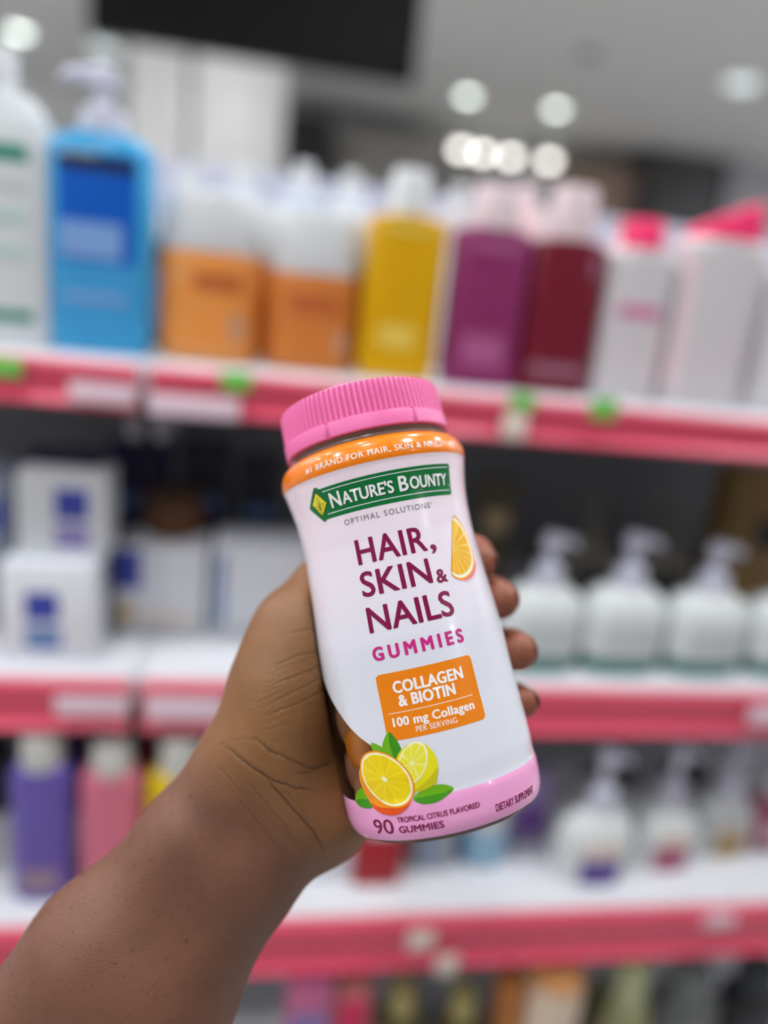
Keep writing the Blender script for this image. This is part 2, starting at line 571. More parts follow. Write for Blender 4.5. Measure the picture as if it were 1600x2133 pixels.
def jar(name, i, x0, x1, ytop, ylid, ybase, sb, m, label, lidm, patches=(), group=None, n=2.4, cat='jar'):
    c, Y, z, w, H = frame(i, x0, x1, ytop, ybase, sb)
    g = 1 + w / 2 * 0.8 / Y
    w, c = w * g, c * g
    hw = w / 2
    hd = hw * 0.92
    hl = zfrac(i, c, Y, ylid)
    H = zfrac(i, c, Y + hd * 0.5, ytop)
    t = thing(name, label, cat, (c, Y + hd, z), 0, group)
    S = [(0, hw * 0.9, hd * 0.9, n), (0.004, hw * 0.96, hd * 0.96, n), (0.012, hw, hd, n), (hl * 0.93, hw, hd, n), (hl, hw * 0.94, hd * 0.94, n)]
    bo = loft('body', S, m, t)
    loft('lid', [(hl, hw * 0.97, hd * 0.97, 2.2), (hl + 0.004, hw * 0.99, hd * 0.99, 2.2), (H - 0.008, hw * 0.95, hd * 0.95, 2.2),
                 (H - 0.002, hw * 0.9, hd * 0.9, 2.2), (H, hw * 0.8, hd * 0.8, 2.2)], lidm, t)
    for (pn, f0, f1, t0, t1, pm, off) in patches:
        patch(pn, S, hl * f0, hl * f1, t0, t1, pm, bo, off)
    return t


def carton(name, i, x0, x1, ytop, ybase, sb, m, label, prints=(), dr=0.6, z=None, group=None, cat='box', rz=0.0):
    """folded carton: body with a tucked lid flap, printed panels as thin parts"""
    c, Y, zz, w, H = frame(i, x0, x1, ytop, ybase, sb)
    if z is not None:
        H = H + zz - z
        zz = z
    hw = w / 2
    d = w * dr
    t = thing(name, label, cat, (c, Y + d / 2, zz), rz, group)
    box('body', -hw, hw, -d / 2, d / 2, 0, H - 0.0012, m, t, 0.0012)
    box('lid_flap', -hw + 0.001, hw - 0.001, -d / 2 + 0.0008, d / 2 - 0.001, H - 0.0012, H, m, t, 0.0004)
    for (pn, u0, u1, v0, v1, pm) in prints:
        box(pn, -hw + w * u0, -hw + w * u1, -d / 2 - 0.0004, -d / 2 + 0.0004, H * v0, H * v1, pm, t)
    return t, H


# ---- top shelf
M_w1 = mat('bottle_white', (208, 214, 216), 0.4, 0.02)
M_teal = mat('print_teal', (22, 132, 110), 0.5)
M_pgrey = mat('print_grey', (198, 200, 202), 0.5)
M_pmint = mat('print_mint', (176, 206, 200), 0.5)
bottle('lotion_bottle', 0, -130, 112, 100, 190, 730, 0.045, M_w1,
       'big white lotion bottle with dark green label bars, leftmost on the top shelf', dr=0.55, n=3.2, capw=0.33, sh=0.26, neck=0.36,
       patches=(('label_bar', 0.73, 0.79, -150, -62, M_teal, 0.0008), ('label_bar', 0.62, 0.66, -150, -66, M_pgrey, 0.0008),
                ('label_bar', 0.50, 0.54, -150, -66, M_pmint, 0.0008), ('label_bar', 0.36, 0.40, -150, -66, M_pmint, 0.0008),
                ('label_bar', 0.10, 0.145, -150, -60, M_teal, 0.0008)))
M_blue = mat('bottle_sky_blue', (58, 160, 214), 0.3, 0.03, coat=0.05)
M_b1 = mat('print_royal_blue', (0, 88, 188), 0.4)
M_b2 = mat('print_mid_blue', (60, 152, 206), 0.4)
M_b3 = mat('print_periwinkle', (120, 160, 214), 0.5)
M_b4 = mat('print_black', (26, 28, 46), 0.5)
M_b5 = mat('print_silver', (150, 176, 206), 0.5)
bottle('pump_bottle', 0, 98, 318, 142, 284, 728, 0.045, M_blue,
       'sky blue pump bottle with royal blue label and white pump head', dr=0.55, n=3.6, top='pump', capw=0.44, sh=0.09, neck=0.48,
       patches=(('label', 0.42, 0.9, -127, -57, M_b1, 0.0006), ('label', 0.06, 0.42, -127, -57, M_b2, 0.0006),
                ('label_bar', 0.83, 0.885, -122, -62, M_b4, 0.0012), ('label_bar', 0.885, 0.905, -122, -90, M_b5, 0.0012),
                ('label_bar', 0.44, 0.6, -122, -76, M_b3, 0.0012), ('label_bar', 0.24, 0.28, -120, -70, M_b3, 0.0012)))
M_amber = mat('jar_amber', (226, 146, 70), 0.35, 0.06, 30, coat=0.03)
M_amber2 = mat('jar_amber_deep', (204, 122, 54), 0.35, 0.06, 30, coat=0.03)
M_a1 = mat('print_peach', (228, 160, 96), 0.5)
M_a2 = mat('print_rust', (186, 96, 48), 0.5)
M_a3 = mat('print_tan', (192, 150, 120), 0.5)
jar('cream_jar', 0, 330, 546, 402, 524, 742, 0.05, M_amber, 'lighter orange jar with a big white lid beside the blue pump bottle', M_capw,
    (('label', 0.08, 0.9, -140, -40, M_amber, 0.0004), ('label_bar', 0.72, 0.86, -128, -108, M_a1, 0.0010), ('label_bar', 0.66, 0.8, -100, -56, M_a2, 0.0010),
     ('label_seal', 0.22, 0.46, -68, -50, M_a3, 0.0010), ('label_bar', 0.06, 0.13, -136, -60, M_a1, 0.0010)))
jar('cream_jar', 0, 556, 750, 442, 572, 762, 0.05, M_amber2, 'deeper orange jar with a big white lid beside the yellow bottle', M_capw,
    (('label', 0.08, 0.9, -140, -40, M_amber2, 0.0004), ('label_bar', 0.6, 0.78, -116, -66, M_a2, 0.0010),
     ('label_seal', 0.2, 0.44, -66, -48, M_a3, 0.0010)))
M_yel = mat('bottle_yellow', (214, 164, 0), 0.3, 0.05, 20, coat=0.03)
M_y2 = mat('print_straw', (226, 196, 84), 0.5)
bottle('shampoo_bottle', 0, 762, 928, 358, 456, 786, 0.05, M_yel, 'yellow shampoo bottle with a white cap, standing on the top shelf',
       dr=0.6, n=4.5, capw=0.5, sh=0.05, neck=0.6, patches=(('label_seal', 0.2, 0.34, -104, -84, M_y2, 0.0006), ('label_bar', 0.9, 0.94, -112, -72, M_y2, 0.0006)))
M_pur = mat('bottle_magenta', (134, 44, 96), 0.35, 0.06, 20, coat=0.03)
M_p2 = mat('print_mauve', (166, 88, 134), 0.5)
M_capp = mat('cap_pale_pink', (214, 196, 200), 0.4, 0.02)
bottle('shampoo_bottle', 0, 944, 1104, 392, 482, 800, 0.05, M_pur, 'magenta purple shampoo bottle with a pale cap',
       dr=0.6, n=4.5, capw=0.62, sh=0.05, neck=0.68, capm=M_capp,
       patches=(('label_seal', 0.14, 0.34, -108, -78, M_p2, 0.0006), ('label_bar', 0.86, 0.92, -112, -70, M_p2, 0.0006)))
M_mar = mat('bottle_maroon', (112, 20, 42), 0.35, 0.06, 20, coat=0.03)
M_m2 = mat('print_rose_grey', (146, 96, 116), 0.5)
bottle('shampoo_bottle', 0, 1106, 1262, 394, 506, 812, 0.05, M_mar, 'dark maroon shampoo bottle with a pale cap',
       dr=0.6, n=4.5, capw=0.6, sh=0.05, neck=0.66, capm=M_capp,
       patches=(('label_seal', 0.78, 0.92, -78, -58, M_m2, 0.0006), ('label_bar', 0.12, 0.2, -120, -66, M_m2, 0.0006)))
M_w2 = mat('bottle_pearl', (206, 202, 205), 0.35, 0.02)
M_hot = mat('cap_hot_pink', (238, 44, 108), 0.35, 0.04)
M_band = mat('print_pink_band', (206, 106, 152), 0.5)
M_pl = mat('print_blush', (236, 208, 212), 0.5)
bottle('lotion_bottle', 0, 1252, 1394, 462, 524, 846, 0.05, M_w2, 'slim white bottle with hot pink cap and a pink label band',
       dr=0.6, n=3.0, capw=0.56, sh=0.08, neck=0.62, capm=M_hot,
       patches=(('label', 0.1, 0.88, -128, -52, M_w2, 0.0005), ('label_band', 0.56, 0.63, -118, -62, M_band, 0.0011), ('label_bar', 0.1, 0.5, -60, -48, M_pl, 0.0011)))
# bottle with a slanting flip cap
t, S, hb, H, hw, hd = bottle('lotion_bottle', 0, 1398, 1582, 440, 506, 864, 0.05, M_w2,
                             'white lotion bottle with a slanting hot pink flip cap', dr=0.55, n=3.0, top=None, sh=0.07, neck=0.82,
                             patches=(('label', 0.08, 0.9, -125, -55, M_w2, 0.0005), ('label_bar', 0.1, 0.9, -142, -126, M_pl, 0.0008)))
N = 32
V = []
for zz, f in ((0, 1), (0.6, 0.97), (1.0, 0.86)):
    for k in range(N):
        x, y, _ = sect_pt((0, hw * 0.84 * f, hd * 0.8 * f, 2.6), 2 * math.pi * k / N)
        slope = 0.18 + 0.82 * (x / (hw * 0.84) * 0.5 + 0.5)
        V.append((x, y, hb - 0.002 + (H - hb + 0.016) * zz * slope))
Fc = [(a * N + k, a * N + (k + 1) % N, (a + 1) * N + (k + 1) % N, (a + 1) * N + k) for a in range(2) for k in range(N)]
Fc += [tuple(range(N - 1, -1, -1)), tuple(2 * N + k for k in range(N))]
obj('flip_cap', V, Fc, M_hot, t)
bottle('lotion_bottle', 0, 1590, 1720, 500, 560, 874, 0.05, M_w2, 'white bottle at the right edge of the top shelf', dr=0.6, capw=0.5,
       patches=(('label', 0.1, 0.9, -125, -55, M_w1, 0.0006),))
# second row on the top shelf
M_back1 = mat('bottle_pale_blue', (196, 206, 222), 0.4, 0.03)
M_back2 = mat('bottle_ice', (214, 220, 228), 0.4, 0.03)
for (x0, x1, yt, yb2, m, lb, cm) in (
        (345, 430, 352, 408, M_back2, 'pale bottle with white cap behind the lighter orange jar', None),
        (455, 545, 350, 400, M_back1, 'pale blue bottle with white cap behind the gap between the orange jars', None),
        (580, 668, 342, 402, M_back1, 'pale blue bottle with white cap behind the deeper orange jar', None),
        (682, 762, 360, 412, M_back2, 'pale bottle with white cap just left of the yellow bottle, in the back row', None),
        (905, 985, 388, 440, M_w2, 'white bottle in the back row between yellow and magenta bottles', None),
        (1045, 1130, 385, 430, M_pl, 'blush white bottle in the back row between magenta and maroon bottles', M_capp),
        (1262, 1330, 462, 500, M_pl, 'blush bottle with pink cap behind the slim white bottle', M_hot)):
    bottle('lotion_bottle', 0, x0, x1, yt, yb2, 700, 0.27, m, lb, dr=0.7, capw=0.45, capm=cm, patches=(('label', 0.15, 0.75, -125, -55, M_capw, 0.0006),))

jar('cream_jar', 0, 472, 640, 432, 545, 735, 0.16, M_amber2, 'orange jar in the second row, seen in the gap between the two front jars', M_capw,
    (('label_bar', 0.3, 0.7, -116, -66, M_a2, 0.0010),))
jar('cream_jar', 0, 672, 800, 455, 560, 745, 0.16, mat('jar_brown', (132, 80, 30), 0.4), 'brown jar in the second row, seen between orange jar and yellow bottle', M_capw,
    (('label_bar', 0.3, 0.7, -116, -66, M_a2, 0.0010),))
bottle('lotion_bottle', 0, 268, 372, 440, 500, 720, 0.17, mat('bottle_slate', (84, 92, 108), 0.4), 'slate grey bottle in the second row between blue pump bottle and orange jar', dr=0.7, capw=0.5,
       patches=(('label', 0.2, 0.7, -120, -60, M_b3, 0.0006),))

# ---- second shelf, left: cartons
M_cw = mat('carton_white', (232, 236, 242), 0.5, 0.02)
M_cg = mat('carton_grey', (220, 224, 228), 0.5, 0.02)
M_ci = mat('print_indigo', (62, 74, 168), 0.5)
M_cl = mat('print_lilac', (142, 128, 190), 0.5)
M_cs = mat('print_steel_blue', (108, 138, 188), 0.5)
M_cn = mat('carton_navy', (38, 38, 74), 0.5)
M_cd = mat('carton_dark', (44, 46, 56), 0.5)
M_gold = mat('print_gold', (206, 180, 140), 0.5)
tB, hB = carton('product_carton', 1, 0, 196, 1178, 1388, 0.03, M_cw, 'white carton with a blue square, lowest of the stack at the left edge',
                (('print_square', 0.26, 0.62, 0.42, 0.72, M_ci), ('print_square', 0.26, 0.64, 0.12, 0.36, M_cs)), 0.7)
zB = shelves[1][1] + 0.0012 + hB
carton('product_carton', 1, 34, 222, 986, 1178, 0.05, M_cg, 'white carton with blue and lilac squares stacked on the lowest carton',
       (('print_square', 0.42, 0.8, 0.45, 0.82, M_ci), ('print_square', 0.42, 0.8, 0.12, 0.38, M_cl)), 0.7, z=zB)
c_, Y_, z_, w_, h_ = frame(1, 34, 222, 986, 1178, 0.05)
carton('flat_carton', 1, 48, 205, 950, 986, 0.08, M_cn, 'flat navy carton lying on top of the stacked white cartons', (), 0.6, z=z_ + h_)
carton('product_carton', 1, -110, 26, 965, 1390, 0.1, mat('carton_blue_grey', (150, 160, 176), 0.5), 'tall blue grey carton at the left edge of the second shelf',
       (('print_band', 0.1, 0.9, 0.6, 0.8, M_ci),), 0.5)
tC, hC = carton('product_carton', 1, 240, 428, 1140, 1330, 0.1, M_cw, 'pale carton with dark blue corner and gold print beside the stacked cartons',
                (('print_corner', 0.0, 0.28, 0.5, 0.95, M_ci), ('print_corner', 0.02, 0.22, 0.1, 0.34, M_gold), ('print_band', 0.3, 0.86, 0.1, 0.24, M_cream)), 0.7)
carton('product_carton', 1, 440, 640, 1140, 1330, 0.1, M_cw, 'plain pale carton on the second shelf next to the thumb',
       (('print_band', 0.05, 0.14, 0.1, 0.9, M_cs),), 0.7)
# copper jar on top of a carton
c_, Y_, z_, w_, h_ = frame(1, 285, 425, 1045, 1140, 0.12)
t = thing('copper_jar', 'dark copper brown jar standing on a pale carton', 'jar', (c_, Y_ + w_ / 2, shelves[1][1] + 0.0012 + hC))
hj = 0.045
loft('body', [(0, w_ * 0.42, w_ * 0.42, 2), (0.004, w_ * 0.46, w_ * 0.46, 2), (hj * 0.6, w_ * 0.48, w_ * 0.48, 2)], mat('copper_brown', (104, 62, 30), 0.4), t)
loft('lid', [(hj * 0.6, w_ * 0.49, w_ * 0.49, 2), (hj * 0.95, w_ * 0.47, w_ * 0.47, 2), (hj, w_ * 0.42, w_ * 0.42, 2)], mat('copper_lid', (84, 58, 40), 0.4), t)
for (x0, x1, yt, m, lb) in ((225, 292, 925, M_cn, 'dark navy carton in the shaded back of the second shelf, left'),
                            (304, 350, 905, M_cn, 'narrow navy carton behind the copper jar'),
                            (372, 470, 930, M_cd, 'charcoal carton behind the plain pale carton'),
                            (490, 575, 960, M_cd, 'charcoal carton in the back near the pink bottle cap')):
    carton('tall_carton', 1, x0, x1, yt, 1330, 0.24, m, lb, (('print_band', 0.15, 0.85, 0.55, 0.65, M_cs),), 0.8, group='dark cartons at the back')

# ---- second shelf, right: pump bottles
M_pw = mat('bottle_milk', (224, 230, 230), 0.35, 0.02)
M_tb = mat('bottle_teal_base', (32, 118, 106), 0.4)
M_lb = mat('print_pale_grey', (196, 206, 208), 0.5)
GP = 'white pump bottles with teal bases'
for (x0, x1, yt, yb2, yb, lb) in ((1062, 1226, 1112, 1216, 1388, 'white pump bottle with teal base next to the fingers'),
                                  (1232, 1402, 1112, 1218, 1392, 'second white pump bottle with teal base from the fingers'),
                                  (1408, 1572, 1132, 1230, 1410, 'third white pump bottle with teal base from the fingers'),
                                  (1582, 1750, 1140, 1240, 1420, 'white pump bottle with teal base cut by the right edge')):
    bottle('pump_bottle', 1, x0, x1, yt, yb2, yb, 0.025, M_pw, lb, dr=0.62, n=3.0, top='pump', capw=0.36, sh=0.3, neck=0.32, group=GP, left=False,
           patches=(('base_band', 0.0, 0.2, -178, -2, M_tb, 0.0008), ('label', 0.2, 0.62, -122, -58, M_lb, 0.0008)))
for (x0, x1, yt, yb2, lb) in ((1170, 1290, 1040, 1130, 'white pump bottle coloured as in shade, in the row behind, nearest the fingers'),
                              (1322, 1440, 1045, 1135, 'white pump bottle coloured as in shade, in the row behind, left of the tan carton')):
    bottle('pump_bottle', 1, x0, x1, yt, yb2, 1330, 0.2, mat('bottle_milk_shade', (120, 116, 106), 0.4), lb, dr=0.62, top='pump', capw=0.36, sh=0.3, neck=0.32,  # white bottles; the shade of the back row is put into their colour
           capm=mat('pump_white_shade', (128, 122, 110), 0.4), patches=(('label', 0.2, 0.6, -120, -60, M_cd, 0.0008),))
carton('tall_carton', 1, 1500, 1640, 985, 1330, 0.19, mat('carton_tan', (140, 112, 66), 0.5), 'tan gold carton behind the rightmost pump bottles',
       (('print_band', 0.45, 0.9, 0.5, 0.7, M_cd),), 0.5)
carton('tall_carton', 1, 985, 1060, 1000, 1330, 0.22, mat('carton_olive', (92, 84, 66), 0.5), 'olive brown carton in the back beside the held bottle',
       (('print_band', 0.2, 0.8, 0.6, 0.75, M_gold),), 0.6)

# ---- third shelf, left: shampoo bottles
M_capg = mat('cap_light_grey', (196, 196, 190), 0.4, 0.03)
M_vio = mat('bottle_violet', (104, 88, 172), 0.35, 0.04, coat=0.03)
M_pnk = mat('bottle_salmon_pink', (214, 116, 138), 0.35, 0.04, coat=0.03)
M_yl2 = mat('bottle_lemon_yellow', (228, 196, 0), 0.35, 0.04, coat=0.03)
M_tn = mat('print_taupe', (156, 134, 148), 0.5)
for (x0, x1, yt, yb2, yb, m, lb, pt) in (
        (24, 156, 1524, 1586, 1882, M_vio, 'violet bottle with light grey cap and a taupe label', (('label_bar', 0.1, 0.26, -118, -62, M_tn, 0.0008),)),
        (168, 298, 1544, 1596, 1885, M_pnk, 'salmon pink bottle with light grey cap', (('label_bar', 0.1, 0.26, -118, -62, M_pl, 0.0008),)),
        (306, 436, 1532, 1600, 1885, M_yl2, 'lemon yellow bottle with light grey cap partly hidden by the forearm', (('label_bar', 0.1, 0.26, -118, -62, M_y2, 0.0008),))):
    bottle('shampoo_bottle', 2, x0, x1, yt, yb2, yb, 0.03, m, lb, dr=0.65, n=2.6, capw=0.66, capm=M_capg, sh=0.08, neck=0.7, patches=pt)
for (x0, x1, m, lb) in ((-60, 22, (34, 34, 40), 'black bottle at the left edge behind the violet bottle'),
                        (118, 190, (52, 34, 84), 'dark purple bottle in the row behind, between violet and pink'),
                        (262, 330, (104, 24, 36), 'dark red bottle in the row behind, between pink and yellow')):
    bottle('shampoo_bottle', 2, x0, x1, 1490, 1540, 1800, 0.16, mat('bottle_%d_%d' % m[:2], m, 0.4), lb, dr=0.8, capw=0.6,
           capm=mat('cap_%d_%d' % m[:2], tuple(int(v * 0.8) for v in m), 0.4), patches=(('label_bar', 0.3, 0.6, -120, -60, M_cd, 0.0006),))
# ---- third shelf, right
M_red = mat('carton_red', (176, 30, 44), 0.45)
carton('product_carton', 2, 640, 738, 1690, 1858, 0.05, M_cw, 'white carton with orange print below the held bottle', (('print_band', 0.1, 0.6, 0.62, 0.86, mat('print_orange', (232, 150, 104), 0.5)),), 0.6)
carton('product_carton', 2, 746, 842, 1650, 1862, 0.04, M_red, 'red carton directly below the held bottle', (('print_band', 0.2, 0.8, 0.55, 0.75, M_cw),), 0.6)
carton('product_carton', 2, 868, 944, 1660, 1856, 0.06, mat('carton_silver', (170, 176, 186), 0.45), 'silver grey carton right of the red carton', (('print_band', 0.3, 0.5, 0.1, 0.9, M_cs),), 0.6)
jar('cream_jar', 2, 952, 1050, 1690, 1740, 1850, 0.06, mat('jar_steel_blue', (124, 166, 200), 0.4), 'steel blue jar with pale lid below the bottle corner', M_capw,
    (('label', 0.15, 0.8, -125, -55, mat('print_aqua', (150, 190, 214), 0.5), 0.0006),))
carton('product_carton', 2, 1062, 1140, 1620, 1835, 0.1, mat('carton_lavender', (150, 134, 178), 0.45), 'lavender carton with purple print right of the held bottle',
       (('print_square', 0.15, 0.85, 0.2, 0.55, mat('print_purple', (112, 64, 150), 0.5)),), 0.6)
M_vi2 = mat('print_violet', (92, 72, 158), 0.45)
M_mg2 = mat('print_magenta', (168, 60, 104), 0.45)
M_gd2 = mat('print_old_gold', (170, 134, 56), 0.45)
M_pe2 = mat('print_pale_peach', (222, 204, 190), 0.5)
for (x0, x1, yt, yb2, yb, m, lb, sb) in (
        (1168, 1328, 1560, 1680, 1842, M_vi2, 'white spray bottle with a violet lower label', 0.03),
        (1326, 1462, 1552, 1670, 1834, M_mg2, 'white spray bottle with a magenta lower label', 0.05),
        (1452, 1574, 1545, 1655, 1822, M_gd2, 'white spray bottle with an old gold lower label', 0.07)):
    bottle('spray_bottle', 2, x0, x1, yt, yb2, yb, sb, M_pw, lb, dr=0.6, n=2.4, top='pump', capw=0.34, sh=0.55, neck=0.3, left=False,
           patches=(('label', 0.03, 0.4, -116, -64, m, 0.0008), ('label_bar', 0.46, 0.64, -112, -68, M_pe2, 0.0008)), group='white spray bottles on the third shelf')
bottle('spray_bottle', 2, 1580, 1680, 1560, 1660, 1815, 0.08, mat('bottle_rose', (176, 92, 124), 0.4), 'rose bottle cut by the right edge of the third shelf', dr=0.6, top='cap', capw=0.5,
       patches=(('label', 0.2, 0.6, -120, -60, M_pl, 0.0008),))
for k, (x0, x1) in enumerate(((1235, 1330), (1385, 1480))):
    bottle('tall_bottle', 2, x0, x1, 1560, 1610, 1780, 0.2, mat('bottle_smoke', (96, 92, 90), 0.45),
           ('smoky grey bottle in the back between violet and magenta sprays', 'smoky grey bottle in the back between magenta and gold sprays')[k],
           dr=0.7, capw=0.5, capm=mat('cap_smoke', (70, 68, 68), 0.45), patches=(('label', 0.2, 0.7, -120, -60, M_pgrey, 0.0008),))

# ---- lowest shelf in view
M_ol = mat('bottle_olive', (70, 62, 26), 0.35, 0.1)
M_olc = mat('cap_olive_gold', (176, 164, 104), 0.35)
carton('product_carton', 3, 590, 682, 2050, 2330, 0.05, mat('carton_pink', (214, 116, 160), 0.45), 'pink carton on the lowest shelf beside the forearm', (('print_band', 0.1, 0.9, 0.6, 0.8, M_cl),), 0.6)
carton('product_carton', 3, 690, 762, 2056, 2325, 0.06, mat('carton_coral', (216, 128, 124), 0.45), 'coral carton on the lowest shelf next to the pink one', (('print_band', 0.1, 0.9, 0.6, 0.9, M_hot),), 0.6)
for (x0, x1, yt, yb2, lb) in ((776, 884, 2050, 2100, 'olive bottle with gold cap on the lowest shelf, left one'),
                              (902, 1004, 2060, 2110, 'olive bottle with gold cap on the lowest shelf, right one')):
    bottle('shampoo_bottle', 3, x0, x1, yt, yb2, 2320, 0.04, M_ol, lb, dr=0.6, capw=0.5, capm=M_olc, patches=(('label', 0.2, 0.7, -120, -60, M_gold, 0.0008),), group='olive bottles on the lowest shelf')
jar('cream_jar', 3, 1012, 1074, 2045, 2085, 2310, 0.05, mat('jar_ochre', (196, 124, 60), 0.4), 'slim ochre jar on the lowest shelf between olive bottle and cream jar', mat('lid_ochre', (206, 130, 66), 0.4))
jar('cream_jar', 3, 1080, 1188, 2030, 2080, 2310, 0.03, mat('jar_cream', (222, 202, 178), 0.4), 'cream jar with orange lid on the lowest shelf', mat('lid_orange', (214, 150, 92), 0.4))
bottle('shampoo_bottle', 3, 1206, 1250, 2040, 2070, 2300, 0.06, M_ol, 'thin olive bottle between cream jar and pale green cap', dr=0.8, capw=0.6, capm=M_ol)
bottle('shampoo_bottle', 3, 1250, 1350, 1998, 2080, 2300, 0.05, mat('bottle_celadon', (150, 152, 110), 0.4), 'pale green bottle with pale green cap on the lowest shelf', dr=0.6, capw=0.6, capm=mat('cap_celadon', (190, 196, 150), 0.4))
bottle('shampoo_bottle', 3, 1366, 1490, 2010, 2060, 2290, 0.07, mat('bottle_pewter', (112, 116, 116), 0.4), 'pewter grey bottle on the lowest shelf', dr=0.6, capw=0.6, capm=mat('cap_pewter', (128, 132, 132), 0.4))
bottle('shampoo_bottle', 3, 1506, 1620, 2000, 2050, 2280, 0.07, mat('bottle_black', (36, 38, 42), 0.35), 'black bottle at the right end of the lowest shelf', dr=0.6, capw=0.6, capm=mat('cap_black', (60, 64, 66), 0.4))

# ------------------------------------------------------------------ the held bottle
BB = np.array([0.02229836, -0.10539565, 0.27])      # base centre, camera frame (right, up, depth)
BA = np.array([-0.21225749, 0.96876154, 0.12824915])
E1 = np.cross(BA, [0, 0, 1.0])
E1 /= np.linalg.norm(E1)
E1 *= math.copysign(1, E1[0])
E2 = np.cross(E1, BA)
E2 *= -math.copysign(1, E2[2])                       # towards the viewer
X_, Y_ax, Z_ = CAMROT @ E1, -(CAMROT @ E2), CAMROT @ BA   # local: x right, -y front, z axis
org = CPOS + CAMROT @ BB
hero = thing('gummies_bottle', 'white and pink gummy vitamin bottle with pink ribbed cap held in the hand', 'bottle')
hero.rotation_mode = 'QUATERNION'
hero.matrix_world = Matrix(((X_[0], Y_ax[0], Z_[0], org[0]), (X_[1], Y_ax[1], Z_[1], org[1]), (X_[2], Y_ax[2], Z_[2], org[2]), (0, 0, 0, 1)))

P_H = np.array([-3.6, -3.2, -2.4, -1, 0, 1.5, 3, 7, 9.6, 10.6, 11.8, 13.4, 18, 26, 33, 40, 51, 62, 70, 80, 88, 96, 104, 110, 115, 119, 121.3, 122, 123.5, 126, 128.5, 130, 131, 131.6]) / 1000
P_R = np.array([30.5, 32, 33.2, 34.3, 34.7, 35.2, 35.4, 35.6, 35.6, 35.45, 35.2, 35.25, 35.4, 35.2, 35, 34.7, 34.5, 34.2, 33.6, 32.9, 32.4, 32.1, 32.3, 32.8, 33.6, 34.4, 34.8, 35.2, 35.5, 35.3, 34.3, 32.9, 31.4, 29.9]) / 1000


def prof_r(h):
    return float(np.interp(h, P_H, P_R))


def surf(s_mm, h_mm, off=0.0):
    th = s_mm / 34.0
    r = prof_r(h_mm / 1000) + off
    return (r * math.sin(th), -r * math.cos(th), h_mm / 1000)


def clear_mat():
    m = bpy.data.materials.new('clear_plastic')
    m.use_nodes = True
    nt = m.node_tree
    nt.nodes.clear()
    out = nt.nodes.new('ShaderNodeOutputMaterial')
    tr = nt.nodes.new('ShaderNodeBsdfTransparent')
    tr.inputs[0].default_value = (0.93, 0.9, 0.88, 1)
    gl = nt.nodes.new('ShaderNodeBsdfGlossy')
    gl.inputs['Roughness'].default_value = 0.06
    fr = nt.nodes.new('ShaderNodeFresnel')
    fr.inputs['IOR'].default_value = 1.5
    nz = nt.nodes.new('ShaderNodeTexNoise')
    nz.inputs['Scale'].default_value = 120
    bp = nt.nodes.new('ShaderNodeBump')
    bp.inputs['Strength'].default_value = 0.08
    bp.inputs['Distance'].default_value = 0.001
    nt.links.new(nz.outputs['Fac'], bp.inputs['Height'])
    nt.links.new(bp.outputs['Normal'], gl.inputs['Normal'])
    mx = nt.nodes.new('ShaderNodeMixShader')
    nt.links.new(fr.outputs[0], mx.inputs[0])
    nt.links.new(tr.outputs[0], mx.inputs[1])
    nt.links.new(gl.outputs[0], mx.inputs[2])
    nt.links.new(mx.outputs[0], out.inputs[0])
    return m


M_clear = clear_mat()


def revolve(prof, m, name, parent, N=96, rfun=None, cap0=False, cap1=False, angle=30):
    V, Fc = [], []
    for r, z in prof:
        for i in range(N):
            a = 2 * math.pi * i / N
            rr = r if rfun is None else rfun(r, z, i)
            V.append((rr * math.cos(a), rr * math.sin(a), z))
    for k in range(len(prof) - 1):
        for i in range(N):
            j = (i + 1) % N
            Fc.append((k * N + i, k * N + j, (k + 1) * N + j, (k + 1) * N + i))
    if cap0:
        Fc.append(tuple(range(N - 1, -1, -1)))
    if cap1:
        Fc.append(tuple((len(prof) - 1) * N + i for i in range(N)))
    return obj(name, V, Fc, m, parent, angle=angle)


# clear body: base, wall, shoulder and threaded neck
prof = [(0.0, 0.0005), (0.022, -0.0005), (0.0285, -0.0034), (0.0305, -0.0037)] + [(r, h) for r, h in zip(P_R, P_H)]
prof += [(0.0291, 0.1322), (0.0289, 0.1332), (0.0296, 0.1337), (0.0296, 0.1343), (0.0288, 0.1348), (0.0288, 0.148)]
revolve(prof[:-6], M_clear, 'clear_body', hero)
M_neck = mat('neck_painted_sheen', (150, 128, 118), 0.2, 0.1, 150, coat=0.6)  # clear neck made opaque, its bright reflections put into the colour
revolve(prof[-7:], M_neck, 'neck', hero)


def grid_wrap(s0, s1, h0f, h1f, m, name, parent, off, ns, nh, close=False):
    V, Fc = [], []
    for i in range(ns + 1):
        s = s0 + (s1 - s0) * i / ns
        a, b = h0f(s), h1f(s)
        for k in range(nh + 1):
            V.append(surf(s, a + (b - a) * k / nh, off))
    for i in range(ns):
        for k in range(nh):
            a = i * (nh + 1) + k
            Fc.append((a, a + nh + 1, a + nh + 2, a + 1))
    return obj(name, V, Fc, m, parent, angle=50)


